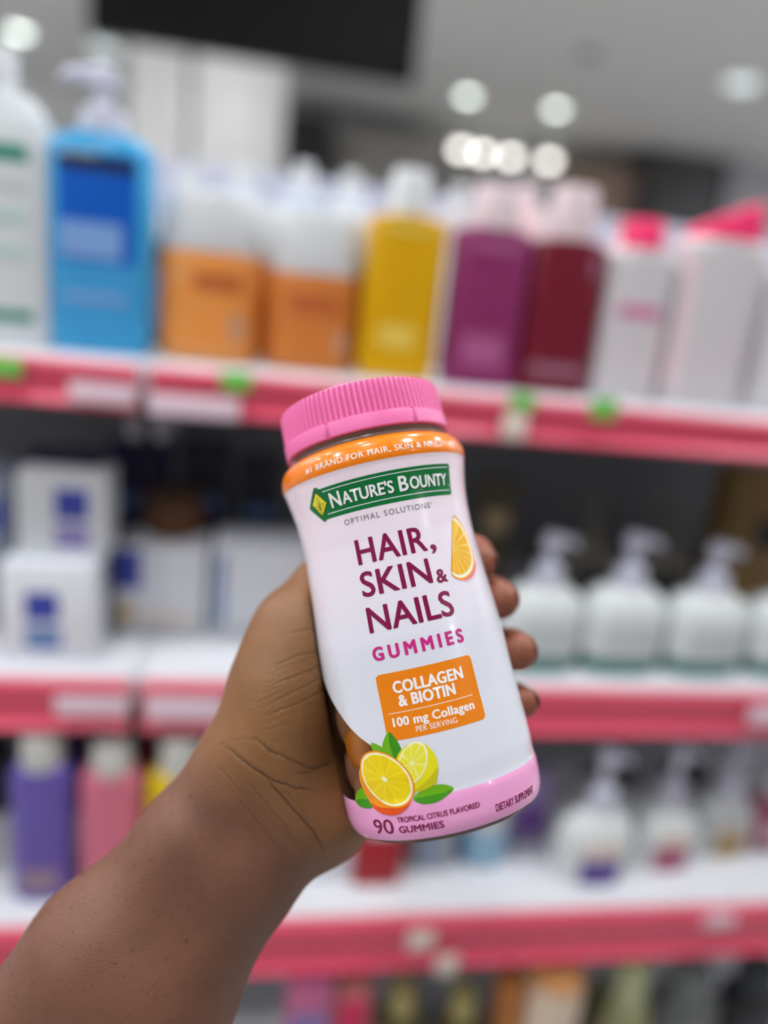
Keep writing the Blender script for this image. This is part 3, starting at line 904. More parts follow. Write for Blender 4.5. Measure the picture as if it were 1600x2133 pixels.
# label sleeve, pale pink at the top fading to a greyer white, cut away at the lower left
m = bpy.data.materials.new('label_film')
m.use_nodes = True
nt = m.node_tree
bs = nt.nodes['Principled BSDF']
bs.inputs['Roughness'].default_value = 0.24
bs.inputs['Coat Weight'].default_value = 0.5
bs.inputs['Coat Roughness'].default_value = 0.06
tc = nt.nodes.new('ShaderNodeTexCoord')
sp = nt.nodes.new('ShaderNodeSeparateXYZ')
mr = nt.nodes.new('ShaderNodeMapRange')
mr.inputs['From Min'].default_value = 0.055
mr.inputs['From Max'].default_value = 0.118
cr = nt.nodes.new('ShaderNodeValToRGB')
cr.color_ramp.elements[0].color = lin((226, 228, 238))  # print tint, with the light's falloff down the label put into it
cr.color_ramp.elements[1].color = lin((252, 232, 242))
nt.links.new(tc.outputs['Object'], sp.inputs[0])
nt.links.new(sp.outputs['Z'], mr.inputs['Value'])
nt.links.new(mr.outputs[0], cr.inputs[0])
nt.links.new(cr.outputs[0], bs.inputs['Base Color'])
nz = nt.nodes.new('ShaderNodeTexNoise')
nz.inputs['Scale'].default_value = 90
bp = nt.nodes.new('ShaderNodeBump')
bp.inputs['Strength'].default_value = 0.06
bp.inputs['Distance'].default_value = 0.0006
nt.links.new(tc.outputs['Object'], nz.inputs['Vector'])
nt.links.new(nz.outputs['Fac'], bp.inputs['Height'])
nt.links.new(bp.outputs['Normal'], bs.inputs['Normal'])
M_film = m

WIN = [(-140, 11.2), (-136, 30), (-125, 46), (-105, 58), (-80, 64), (-62, 62), (-52, 57.5), (-44.5, 51.3), (-37.6, 44.3), (-29.2, 36.2), (-24.8, 32.6), (-20.4, 29.5), (-17, 26.5), (-14.5, 22), (-13.4, 17), (-13.3, 11.2)]


def win_h(s):
    return float(np.interp(s, [w[0] for w in WIN], [w[1] for w in WIN])) if -140 < s < -13.3 else 11.2


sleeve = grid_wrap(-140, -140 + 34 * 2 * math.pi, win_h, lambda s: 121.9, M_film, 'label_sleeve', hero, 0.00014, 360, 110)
FULL0, FULL1 = -34 * math.pi, 34 * math.pi
M_or = mat('label_orange', (250, 132, 6), 0.22, 0.01, coat=0.5)
M_pk = mat('label_pink', (243, 166, 214), 0.25, 0.01, coat=0.5)
ring = grid_wrap(FULL0, FULL1, lambda s: 121.9, lambda s: 131.3, M_or, 'shoulder_band', hero, 0.00016, 160, 14)
pinkb = grid_wrap(FULL0, FULL1, lambda s: -1.6, lambda s: 11.2, M_pk, 'base_band', hero, 0.00016, 160, 14)

# ribbed cap with its smooth tamper ring
M_cap = mat('cap_pink', (242, 118, 176), 0.38, 0.02, 60)
NR = 96
rib = [1.0, 0.25, 0.0, 0.25, 1.0, 1.0]
NC = NR * 6


def capr(r, z, i):
    f = 0.0
    if 0.1402 < z < 0.1512:
        f = 1.0
    return r - 0.00085 * f * (1 - rib[i % 6])


cap_prof = [(0.0305, 0.1400), (0.0314, 0.1400), (0.03135, 0.1403), (0.0312, 0.146), (0.03095, 0.1506), (0.0304, 0.1518), (0.0294, 0.1523), (0.0270, 0.1523), (0.0262, 0.1518), (0.001, 0.1518)]
revolve(cap_prof, M_cap, 'cap', hero, NC, capr, False, True, 40)


def tring(r, z, i):
    return r - (0.0005 if i % 48 == 5 else 0.0)


revolve([(0.0298, 0.1343), (0.0312, 0.1343), (0.0316, 0.1347), (0.0317, 0.1394), (0.0314, 0.1399), (0.0304, 0.1399)], M_cap, 'tamper_ring', hero, 288, tring, angle=40)

# ---------- printing on the label: flat shapes laid on the curved film
L1, L2, L3, L4, L5 = 0.00020, 0.00024, 0.00028, 0.00032, 0.00036


def wrap_bm(bm, name, m, parent, off, step=1.4):
    xs = [v.co.x for v in bm.verts]
    ys = [v.co.y for v in bm.verts]
    x = math.floor(min(xs) / step) * step + step
    while x < max(xs):
        bmesh.ops.bisect_plane(bm, geom=bm.verts[:] + bm.edges[:] + bm.faces[:], plane_co=(x, 0, 0), plane_no=(1, 0, 0))
        x += step
    sy = 1.1
    y = math.floor(min(ys) / sy) * sy + sy
    while y < max(ys):
        bmesh.ops.bisect_plane(bm, geom=bm.verts[:] + bm.edges[:] + bm.faces[:], plane_co=(0, y, 0), plane_no=(0, 1, 0))
        y += sy
    for v in bm.verts:
        v.co = surf(v.co.x, v.co.y, off + v.co.z)
    me = bpy.data.meshes.new(name)
    bm.to_mesh(me)
    bm.free()
    me.polygons.foreach_set('use_smooth', [True] * len(me.polygons))
    me.materials.append(m)
    o = bpy.data.objects.new(name, me)
    COL.objects.link(o)
    o.parent = parent
    return o


def poly(pts, name, m, parent, off):
    if name in ('print_leaf', 'lemon_half', 'lemon_shade', 'orange_half', 'orange_shade', 'slice_glow', 'slice_rind', 'slice_pith'):
        for _ in range(2):      # round the outline off
            q = []
            for (ax_, ay_), (bx_, by_) in zip(pts, pts[1:] + pts[:1]):
                q += [(ax_ * 0.8 + bx_ * 0.2, ay_ * 0.8 + by_ * 0.2), (ax_ * 0.2 + bx_ * 0.8, ay_ * 0.2 + by_ * 0.8)]
            pts = q
    bm = bmesh.new()
    f = bm.faces.new([bm.verts.new((p[0], p[1], 0)) for p in pts])
    if f.normal.z == 0:
        f.normal_update()
    if f.normal.z < 0:
        f.normal_flip()
    bmesh.ops.triangulate(bm, faces=bm.faces[:])
    return wrap_bm(bm, name, m, parent, off)


FONT_H = None


def text_mesh(body, track=1.0, bold=0.0):
    cu = bpy.data.curves.new('lettering', 'FONT')
    cu.body = body
    cu.space_character = track
    cu.resolution_u = 4
    ob = bpy.data.objects.new('lettering', cu)
    COL.objects.link(ob)
    dg = bpy.context.evaluated_depsgraph_get()
    me = bpy.data.meshes.new_from_object(ob.evaluated_get(dg))
    bpy.data.objects.remove(ob)
    bpy.data.curves.remove(cu)
    return me


_me = text_mesh('H')
FONT_H = max(v.co.y for v in _me.vertices)


def lettering(body, s0, s1, h, capm, m, parent, off=L2, bold=0.0, track=1.0, dx=0.0, dh=0.0, label=None):
    """body set between s0 and s1 on baseline h with cap height capm (mm)"""
    me = text_mesh(body, track)
    x0 = min(v.co.x for v in me.vertices)
    x1 = max(v.co.x for v in me.vertices)
    sx = (s1 - s0) / (x1 - x0)
    sy = capm / FONT_H
    bm = bmesh.new()
    shifts = [(0, 0)] if not bold else [(-bold, 0), (bold, 0), (0, bold * 0.7), (0, -bold * 0.7), (-bold * .7, bold * .5), (bold * .7, bold * .5), (-bold * .7, -bold * .5), (bold * .7, -bold * .5)]
    for q, (bx, by) in enumerate(shifts):
        n0 = len(bm.verts)
        bm.from_mesh(me)
        bm.verts.ensure_lookup_table()
        for v in bm.verts[n0:]:
            v.co = (s0 + (v.co.x - x0) * sx + bx + dx, h + v.co.y * sy + by + dh, q * 0.0000015)
    bpy.data.meshes.remove(me)
    o = wrap_bm(bm, 'lettering', m, parent, off)
    if label:
        o['label'] = label
    return o


def ink(name, col, rough=0.3):
    return mat('ink_' + name, col, rough, 0.01, spec=0.35, coat=0.08)


I_w = ink('white', (250, 246, 248))
I_mar = ink('maroon', (128, 6, 66))
I_mag = ink('magenta', (204, 40, 128))
I_gry = ink('grey', (138, 134, 142))
I_grn = ink('green', (0, 112, 52))
I_dgr = ink('dark_green', (0, 52, 26))
I_box = ink('orange', (240, 132, 8))
I_yel = ink('yellow', (240, 226, 60))
I_blk = ink('black', (20, 24, 16))

lettering('#1 BRAND FOR HAIR, SKIN & NAILS', -23.9, 27.8, 124.0, 2.05, I_w, ring, L2, 0.03, 1.1)
lettering('®', 28.0, 28.7, 125.2, 0.7, I_w, ring, L2)
# banner
poly([(-22.9, 118.6), (-28.2, 112.7), (-27.9, 111.7), (-22.9, 106.5), (-22.2, 106.2), (-21.4, 106.9), (30.0, 106.9), (30.7, 107.5), (30.9, 117.3), (30.3, 117.9), (-20.6, 117.6), (-22.0, 118.6)],
     'banner', I_grn, sleeve, L1)
poly([(-19.6, 116.25), (29.6, 116.55), (29.6, 116.8), (-19.6, 116.5)], 'banner_line', I_w, sleeve, L2)
poly([(-20.2, 108.4), (29.6, 108.5), (29.6, 108.75), (-20.2, 108.65)], 'banner_line', I_w, sleeve, L2)
for dd, mm, of, bo in ((0.28, I_dgr, L2, 0.16), (0.0, I_w, L3, 0.16)):
    for tx, a, b, hh, ch in (('N', -17.5, -13.5, 110.1, 5.0), ("ATURE'S", -12.7, 5.8, 110.3, 4.0), ('B', 8.0, 11.2, 110.2, 5.0), ('OUNTY', 12.1, 28.3, 110.4, 4.0)):
        lettering(tx, a, b, hh, ch, mm, sleeve, of, bo, 1.0, dd, -dd)
lettering('®', 29.2, 29.9, 109.9, 0.7, I_w, sleeve, L3)
# diamond emblem with three leaves
DI = [(-22.7, 117.2), (-19.0, 112.4), (-22.8, 108.1), (-26.4, 113.2)]
cxd = sum(p[0] for p in DI) / 4
cyd = sum(p[1] for p in DI) / 4
poly(DI, 'emblem', I_blk, sleeve, L2)
poly([(cxd + (p[0] - cxd) * 0.9, cyd + (p[1] - cyd) * 0.9) for p in DI], 'emblem_field', I_yel, sleeve, L3)


def leaf_pts(x, y, L, w, ang, n=10, bend=0.0):
    P = []
    for k in range(n + 1):
        f = k / n
        P.append((f * L, w * math.sin(math.pi * f ** 0.8) + bend * math.sin(math.pi * f)))
    for k in range(n - 1, 0, -1):
        f = k / n
        P.append((f * L, -w * math.sin(math.pi * f ** 0.8) + bend * math.sin(math.pi * f)))
    c, s = math.cos(ang), math.sin(ang)
    return [(x + p[0] * c - p[1] * s, y + p[0] * s + p[1] * c) for p in P]


for (lx, ly, Ln, ww, an) in ((-22.8, 111.6, 3.8, 0.75, 90), (-22.9, 110.8, 2.9, 0.62, 142), (-22.7, 110.8, 3.0, 0.62, 42)):
    poly(leaf_pts(lx, ly, Ln, ww, math.radians(an)), 'emblem_leaf', I_blk, sleeve, L4)
    poly(leaf_pts(lx + 0.22 * math.cos(math.radians(an)), ly + 0.22 * math.sin(math.radians(an)), Ln - 0.5, ww - 0.17, math.radians(an)), 'emblem_leaf', I_yel, sleeve, L5)
poly([(-22.95, 108.9), (-22.65, 108.9), (-22.62, 113.6), (-22.86, 113.6)], 'emblem_stem', I_blk, sleeve, L5 + 0.00003)

lettering('OPTIMAL SOLUTIONS', -14.3, 18.4, 103.1, 1.85, I_gry, sleeve, L2, 0.03, 1.25)
lettering('®', 18.8, 19.5, 104.3, 0.7, I_gry, sleeve, L2)
lettering('HAIR', -12.0, 13.4, 88.8, 8.3, I_mar, sleeve, L2, 0.24, 1.06)
lettering(',', 14.9, 16.9, 88.8, 8.3, I_mar, sleeve, L2, 0.22)
lettering('SKIN', -12.6, 12.3, 77.8, 8.1, I_mar, sleeve, L2, 0.24, 1.04)
lettering('&', 14.2, 18.2, 77.2, 4.4, I_mar, sleeve, L2, 0.22)
lettering('NAILS', -12.5, 17.4, 65.7, 8.2, I_mar, sleeve, L2, 0.24, 1.02)
lettering('GUMMIES', -13.0, 18.2, 56.4, 4.2, I_mag, sleeve, L2, 0.28, 1.5)
# orange panel with rounded corners
pts = []
for (cx_, cy_, a0) in ((17.6, 50.0, 0), (-12.2, 50.0, 90), (-12.2, 31.8, 180), (17.8, 32.0, 270)):
    for k in range(7):
        a = math.radians(a0 + 15 * k)
        pts.append((cx_ + 1.7 * math.cos(a), cy_ + 1.7 * math.sin(a)))
poly(pts, 'orange_panel', I_box, sleeve, L1)
lettering('COLLAGEN', -8.5, 14.7, 45.0, 3.6, I_w, sleeve, L2, 0.2, 1.06)
lettering('& BIOTIN', -7.6, 10.9, 40.6, 3.5, I_w, sleeve, L2, 0.2, 1.06)
poly([(-11.8, 38.65), (16.6, 38.8), (16.6, 39.0), (-11.8, 38.85)], 'panel_rule', I_w, sleeve, L2)
lettering('100 mg Collagen', -10.9, 16.1, 34.5, 2.7, I_w, sleeve, L2, 0.13, 1.05)
lettering('PER SERVING', -4.0, 9.3, 31.7, 1.75, I_w, sleeve, L2, 0.0, 1.06)
# base band lettering
lettering('90', -26.0, -18.2, 1.1, 4.6, I_mar, pinkb, L2, 0.10)
lettering('TROPICAL CITRUS FLAVORED', -16.2, 10.3, 4.6, 1.65, I_mar, pinkb, L2, 0.07, 1.02)
lettering('GUMMIES', -16.3, -1.8, 1.2, 2.1, I_mar, pinkb, L2, 0.12, 1.02)
lettering('DIETARY SUPPLEMENT', 15.5, 34.3, 1.4, 2.3, I_mar, pinkb, L2, 0.06, 1.0)

# ---------- printed fruit
I_rind = ink('rind_orange', (246, 150, 20))
I_rind2 = ink('rind_red', (238, 84, 24))
I_lem = ink('lemon_skin', (232, 222, 28))
I_lem2 = ink('lemon_shade', (206, 196, 16))
I_pith = ink('pith', (250, 244, 206))
I_fl = ink('flesh_yellow', (244, 214, 8))
I_fl2 = ink('flesh_gold', (242, 208, 8))
I_fo = ink('flesh_orange', (244, 180, 8))
I_fo2 = ink('flesh_orange_light', (250, 204, 40))
I_fl4 = ink('flesh_light', (246, 220, 34))
I_fl5 = ink('flesh_lemon_light', (244, 238, 120))
I_fl3 = ink('flesh_lemon', (238, 230, 60))
I_lf = ink('leaf_green', (110, 178, 20))
I_lf2 = ink('leaf_deep', (62, 142, 24))
I_sh = ink('rosy_shadow', (238, 196, 210))
I_sh2 = ink('rosy_shadow_deep', (226, 120, 128))


def ell(cx_, cy_, a, b, ang, n=40, a0=0, a1=360):
    c, s = math.cos(math.radians(ang)), math.sin(math.radians(ang))
    P = []
    for k in range(n + (0 if a1 - a0 == 360 else 1)):
        t = math.radians(a0 + (a1 - a0) * k / n)
        x, y = a * math.cos(t), b * math.sin(t)
        P.append((cx_ + x * c - y * s, cy_ + x * s + y * c))
    return P


def citrus_face(cx_, cy_, a, b, ang, parent, off, flesh, n=10, seed=0, pith=0.92, flesh_f=0.84):
    rnd = random.Random(seed)
    poly(ell(cx_, cy_, a * pith, b * pith, ang), 'fruit_pith', I_pith, parent, off)
    c, s = math.cos(math.radians(ang)), math.sin(math.radians(ang))
    poly(ell(cx_, cy_, a * flesh_f * 0.985, b * flesh_f * 0.985, ang), 'fruit_flesh', flesh[0], parent, off + 0.00002)
    for k in range(n):
        t0 = 2 * math.pi * (k + 0.08) / n
        t1 = 2 * math.pi * (k + 0.92) / n
        P = []
        for (rr, tt) in ((0.10, (t0 + t1) / 2), (0.55, t0 + 0.05), (0.93, t0 + 0.02), (1.0, t0 + 0.10), (1.0, (t0 + t1) / 2), (1.0, t1 - 0.10), (0.93, t1 - 0.02), (0.55, t1 - 0.05)):
            x, y = a * flesh_f * rr * math.cos(tt), b * flesh_f * rr * math.sin(tt)
            P.append((cx_ + x * c - y * s, cy_ + x * s + y * c))
        poly(P, 'fruit_segment', flesh[k % 2 + 1], parent, off + 0.00004)
    poly(ell(cx_, cy_, a * 0.11, b * 0.09, ang, 16), 'fruit_core', I_pith, parent, off + 0.00006)


fr = sleeve
# leaves behind the fruit
poly([(-12.9, 33.9), (-15.6, 30.6), (-16.6, 28.2), (-14.6, 24.5), (-11, 24.0), (-9.8, 26.9), (-10.6, 30.0)], 'print_leaf', I_lf, fr, L2)
poly([(-12.9, 33.9), (-13.6, 29.5), (-13.0, 24.5), (-11, 24.0), (-9.8, 26.9), (-10.6, 30.0)], 'print_leaf', I_lf2, fr, L3)
poly([(-20.2, 30.8), (-20.4, 28.6), (-19.6, 26.5), (-15.5, 26.5), (-15.8, 28.3), (-17.6, 29.6)], 'print_leaf', I_lf, fr, L2)
poly([(4.4, 12.1), (0.5, 14.4), (-3.4, 14.5), (-6.5, 13.6), (-9.7, 11.7), (-8.6, 10.2), (-6.2, 9.2), (-1.8, 9.2)], 'print_leaf', I_lf, fr, L2)
poly([(4.4, 12.1), (-2.5, 11.6), (-9.7, 11.5), (-8.6, 10.2), (-6.2, 9.2), (-1.8, 9.2)], 'print_leaf', I_lf2, fr, L3)
poly([(-34.6, 11.4), (-31.6, 14.6), (-28.2, 16.2), (-25.5, 13.5), (-24.4, 9.6), (-27.5, 9.2), (-31.2, 9.6)], 'print_leaf', I_lf, fr, L2)
poly([(-34.6, 11.4), (-30.0, 12.2), (-25.5, 12.2), (-24.4, 9.6), (-27.5, 9.2), (-31.2, 9.6)], 'print_leaf', I_lf2, fr, L3)
# lemon half
poly([(-4.4, 29.0), (-1.9, 27.4), (0.0, 24.4), (0.5, 21.0), (-0.1, 18.0), (-0.9, 16.2), (-1.3, 14.9), (-2.4, 14.5), (-4.2, 13.8), (-7.2, 13.2), (-10, 14), (-13.0, 20), (-13.0, 23), (-11.3, 26.0), (-8.0, 28.5)],
     'lemon_half', I_lem, fr, L4)
poly([(0.4, 20.4), (-0.1, 18.0), (-0.9, 16.2), (-1.3, 14.9), (-2.4, 14.5), (-4.2, 13.8), (-7.2, 13.2), (-9, 13.6), (-6.4, 15.0), (-3.2, 16.8)], 'lemon_shade', I_lem2, fr, L4 + 0.00002)
citrus_face(-7.4, 22.4, 7.6, 4.6, 57, fr, L4 + 0.00004, (I_fl5, I_fl3, I_fl3), 9, 2, 0.95, 0.86)
# orange half in front
poly([(-27.6, 22.5), (-28.4, 19.0), (-27.6, 15.0), (-26.0, 11.8), (-23.6, 9.0), (-20.8, 7.6), (-17.6, 7.0), (-14.2, 7.5), (-11.4, 9.4), (-9.2, 12.4), (-12, 18), (-20, 24)],
     'orange_half', I_rind, fr, L5 + 0.00006)
poly([(-25.6, 11.6), (-23.6, 9.0), (-20.8, 7.6), (-17.6, 7.0), (-14.2, 7.5), (-11.4, 9.4), (-9.6, 11.9), (-13.5, 9.9), (-17.5, 9.4), (-21.8, 9.8)], 'orange_shade', I_rind2, fr, L5 + 0.00008)
FA, FB, FG = 10.6, 8.0, -43
poly(ell(-17.6, 18.6, FA, FB, FG), 'orange_rim', I_rind, fr, L5 + 0.00010)
citrus_face(-17.6, 18.6, FA, FB, FG, fr, L5 + 0.00012, (I_fl4, I_fl, I_fl2), 11, 5, 0.94, 0.87)
# slice at the right side, cut straight at its left
SLC = [(28.9, 100.0), (32.4, 97.8), (35.2, 93.6), (36.7, 88.6), (36.5, 84.2), (34.9, 81.0), (32.0, 78.7), (28.0, 76.9), (24.5, 76.4), (21.6, 77.4), (20.2, 79.3), (22.0, 83.5), (25.5, 92.5)]
poly([(21.0, 77.0), (27, 75.2), (33, 76.8), (37.2, 81), (36.6, 84.2), (34.9, 81), (28, 77.4)], 'slice_glow', I_sh, fr, L1)
poly([(22.0, 77.2), (27, 75.9), (32.2, 77.4), (36.0, 80.6), (36.2, 83.5), (34.9, 81), (28, 77.4)], 'slice_glow', I_sh2, fr, L1 + 0.00002)
poly(SLC, 'slice_rind', I_rind, fr, L2)
c0 = np.array([22.6, 86.6])


def shrink(P, f, keep=(23.6, 88.0)):
    return [(keep[0] + (p[0] - keep[0]) * f, keep[1] + (p[1] - keep[1]) * f) for p in P]


poly(shrink(SLC[:-2], 0.945) + [(20.9, 79.6), (22.6, 83.8), (25.9, 92.3)], 'slice_pith', I_pith, fr, L3)
arc = shrink(SLC[:-2], 0.83)
poly(arc + [(21.6, 80.4), (22.9, 84.2), (26.0, 92.0)], 'slice_flesh', I_fo2, fr, L4)
for k in range(1, len(arc) - 1, 1):
    p, q = np.array(arc[k]), np.array(arc[k + 1])
    ctr = np.array([24.0, 88.0])
    A = ctr + (p - ctr) * 0.12
    poly([tuple(A), tuple(p + (q - p) * 0.12), tuple(p + (q - p) * 0.88)], 'slice_segment', I_fo, fr, L5)
    poly([tuple(ctr), tuple(p + (q - p) * -0.03), tuple(p + (q - p) * 0.03)], 'slice_membrane', I_pith, fr, L5 + 0.00002)

# ---------- gummies inside the clear part; brown ones added in place of the palm
M_gum = mat('gummy_orange', (255, 156, 30), 0.4, 0.06, 60)
M_filler = mat('filler_palm_brown', (232, 172, 134), 0.45, 0.08, 60)
hm = hero.matrix_world
for k, (s, h, rr, mm, lb) in enumerate((
        (-33.5, 28.0, 0.0272, M_gum, 'orange gummy against the clear window of the held bottle'),
        (-34, 11.5, 0.0272, M_filler, 'added brown filler lump left of the printed orange, lowest in the clear window'),
        (-20, 14, 0.0268, M_filler, 'added brown filler lump behind the printed orange half'),
        (-50, 36, 0.0268, M_filler, 'added brown filler lump at the upper left of the clear window'),
        (-51, 19, 0.0268, M_filler, 'added brown filler lump at the left rim of the clear window'),
        (-50, 3, 0.0262, M_filler, 'added brown filler lump at the bottom left behind the pink base band'),
        (-60, 50, 0.0262, M_filler, 'added brown filler lump high at the narrow left end of the clear window'),
        (-68, 29, 0.0262, M_filler, 'added brown filler lump deep at the left side of the bottle by the palm'),
        (-69, 12, 0.0262, M_filler, 'added brown filler lump deep at the left, near the heel of the hand'),
        (-22, 30, 0.018, M_filler, 'added brown filler lump set back behind the edge of the white label'))):
    th = s / 34
    loc = hm @ Vector((rr * math.sin(th), -rr * math.cos(th), h / 1000))
    S = [(0, 0.004, 0.004, 2)] + [(0.001 + 0.013 * f, 0.0078 * (0.72 + 0.28 * math.sin(math.pi * (0.15 + 0.7 * f))), 0.0062 * (0.72 + 0.28 * math.sin(math.pi * (0.15 + 0.7 * f))), 3) for f in (0, 0.15, 0.4, 0.65, 0.88)] + [(0.015, 0.004, 0.003, 2)]
    V, Fc = loft_vf(S, 24)
    V = [(v[0], v[1], v[2] - 0.0075) for v in V]
    g = obj('gummy', V, Fc, mm, None, angle=60)
    g.rotation_mode = 'QUATERNION'
    g.matrix_world = Matrix.Translation(loc) @ hm.to_3x3().to_4x4() @ Matrix.Rotation(th, 4, 'Z') @ Matrix.Rotation(0.35 * math.sin(2.3 * k), 4, 'Y')
    tag(g, lb, 'gummy', 'gummies in the held bottle')

# ------------------------------------------------------------------ the arm and hand
GS = 0.0011
GMIN = np.array([-0.300, -0.420, 0.205])
GMAX = np.array([0.078, 0.012, 0.368])
NG = np.ceil((GMAX - GMIN) / GS).astype(int)
AX = [(GMIN[i] + GS * np.arange(NG[i])).astype(np.float32) for i in range(3)]


def cone_eval(sl, A, B, ra, rb):
    x = AX[0][sl[0]][:, None, None]
    y = AX[1][sl[1]][None, :, None]
    z = AX[2][sl[2]][None, None, :]
    d = (B - A).astype(np.float32)
    L2_ = float(d @ d) + 1e-12
    t = ((x - A[0]) * d[0] + (y - A[1]) * d[1] + (z - A[2]) * d[2]) / L2_
    np.clip(t, 0, 1, out=t)
    q = np.sqrt((x - A[0] - t * d[0]) ** 2 + (y - A[1] - t * d[1]) ** 2 + (z - A[2] - t * d[2]) ** 2)
    return q - (ra + t * (rb - ra))


def smin(a, b, k):
    h = np.clip(0.5 + 0.5 * (b - a) / k, 0, 1)
    return b + (a - b) * h - k * h * (1 - h)


FIELD = np.full(NG, 0.03, np.float32)


def add_chain(nodes, k, ends=None):
    """nodes: (px, py, depth, radius mm)"""
    for a, b in zip(nodes, nodes[1:]):
        A, B = cam_pt(*a[:3]), cam_pt(*b[:3])
        ra, rb = a[3] / 1000, b[3] / 1000
        mg = max(ra, rb) + 0.018
        lo = np.minimum(A, B) - mg
        hi = np.maximum(A, B) + mg
        sl = tuple(slice(max(0, int((lo[i] - GMIN[i]) / GS)), min(NG[i], int((hi[i] - GMIN[i]) / GS) + 1)) for i in range(3))
        FIELD[sl] = smin(FIELD[sl], cone_eval(sl, A, B, ra, rb), k)


# forearm: thumb side and little-finger side
add_chain([(-640, 3060, 0.268, 37), (222, 1990, 0.277, 27.2), (415, 1745, 0.281, 19.6), (527, 1600, 0.284, 18.3)], 0.012)
add_chain([(-480, 3190, 0.268, 36), (316, 2076, 0.277, 29), (514, 1796, 0.282, 20.5), (610, 1686, 0.286, 19)], 0.012)
# thenar and thumb, passing behind the bottle
add_chain([(527, 1600, 0.284, 21), (582, 1520, 0.284, 20.3), (600, 1425, 0.286, 19.6), (634, 1325, 0.292, 18.6), (694, 1236, 0.312, 15.5), (752, 1150, 0.328, 11.5), (800, 1085, 0.334, 9.5)], 0.012)
# heel of the hand
add_chain([(610, 1686, 0.286, 19), (662, 1674, 0.290, 19.5), (700, 1560, 0.305, 18)], 0.012)
add_chain([(600, 1600, 0.288, 20), (680, 1500, 0.306, 17), (780, 1320, 0.330, 15)], 0.012)
# palm rays
add_chain([(600, 1620, 0.292, 20), (730, 1330, 0.328, 14), (810, 1165, 0.333, 11.5)], 0.010)
add_chain([(620, 1640, 0.294, 20), (760, 1400, 0.330, 14), (835, 1262, 0.335, 11.5)], 0.010)
add_chain([(640, 1660, 0.296, 19), (780, 1470, 0.330, 13.5), (855, 1360, 0.335, 11)], 0.010)
add_chain([(664, 1676, 0.296, 18), (790, 1540, 0.326, 12.5), (865, 1450, 0.331, 10)], 0.010)
# fingers
FING = [[(810, 1165, 0.333, 10.5), (915, 1148, 0.340, 9.6), (985, 1158, 0.318, 8.4), (1001, 1169, 0.2985, 6.9)],
        [(835, 1262, 0.335, 10.5), (950, 1246, 0.341, 9.8), (1026, 1246, 0.320, 8.8), (1041, 1249, 0.2975, 7.9)],
        [(855, 1360, 0.335, 10.2), (985, 1350, 0.339, 9.4), (1064, 1353, 0.318, 8.6), (1080, 1357, 0.2965, 7.8)],
        [(865, 1450, 0.331, 9.2), (990, 1454, 0.333, 8.2), (1074, 1460, 0.313, 7.2), (1090, 1462, 0.2955, 6.4)]]
for fg in FING:
    add_chain(fg, 0.0035)

# flesh gives way where it presses on the bottle
gx = AX[0][:, None, None] - BB[0]
gy = AX[1][None, :, None] - BB[1]
gz = AX[2][None, None, :] - BB[2]
hh = gx * BA[0] + gy * BA[1] + gz * BA[2]
rr = np.sqrt(np.maximum(gx * gx + gy * gy + gz * gz - hh * hh, 0))
bsd = np.maximum(rr - np.interp(hh, P_H, P_R), np.maximum(-0.0037 - hh, hh - 0.152)).astype(np.float32)
FIELD = np.maximum(FIELD, 0.0006 - bsd)
del gx, gy, gz, hh, rr, bsd


def surface_nets(Fd):
    neg = Fd < 0
    c = np.zeros(tuple(n - 1 for n in Fd.shape), np.int8)
    for i in (0, 1):
        for j in (0, 1):
            for k in (0, 1):
                c += neg[i:Fd.shape[0] - 1 + i, j:Fd.shape[1] - 1 + j, k:Fd.shape[2] - 1 + k]
    act = np.argwhere((c > 0) & (c < 8))
    cid = np.full(c.shape, -1, np.int32)
    cid[tuple(act.T)] = np.arange(len(act))
    cor = [(i, j, k) for i in (0, 1) for j in (0, 1) for k in (0, 1)]
    val = np.stack([Fd[act[:, 0] + i, act[:, 1] + j, act[:, 2] + k] for i, j, k in cor], 1)
    acc = np.zeros((len(act), 3))
    cnt = np.zeros(len(act))
    for a in range(8):
        for b in range(a + 1, 8):
            df = [abs(cor[a][q] - cor[b][q]) for q in range(3)]
            if sum(df) != 1:
                continue
            va, vb = val[:, a], val[:, b]
            m_ = (va < 0) != (vb < 0)
            t_ = np.where(m_, va / np.where(m_, va - vb, 1), 0)
            pa, pb = np.array(cor[a], float), np.array(cor[b], float)
            acc[m_] += (pa + t_[:, None] * (pb - pa))[m_]
            cnt[m_] += 1
    Vv = act + acc / cnt[:, None]
    Q = []
    for ax in range(3):
        s0_ = [slice(None)] * 3
        s1_ = [slice(None)] * 3
        s0_[ax] = slice(0, -1)
        s1_[ax] = slice(1, None)
        n0, n1_ = neg[tuple(s0_)], neg[tuple(s1_)]
        for flip in (0, 1):
            e = np.argwhere((n0 & ~n1_) if flip == 0 else (~n0 & n1_))
            u, v = (ax + 1) % 3, (ax + 2) % 3
            e = e[(e[:, u] > 0) & (e[:, v] > 0) & (e[:, u] < c.shape[u]) & (e[:, v] < c.shape[v])]
            q = []
            for du, dv in ((-1, -1), (0, -1), (0, 0), (-1, 0)):
                w = e.copy()
                w[:, u] += du
                w[:, v] += dv
                q.append(cid[tuple(w.T)])
            q = np.stack(q, 1)
            Q.append(q if flip == 0 else q[:, ::-1])
    return Vv, np.concatenate(Q)


HV, HQ = surface_nets(FIELD)
del FIELD
HV = GMIN + HV * GS
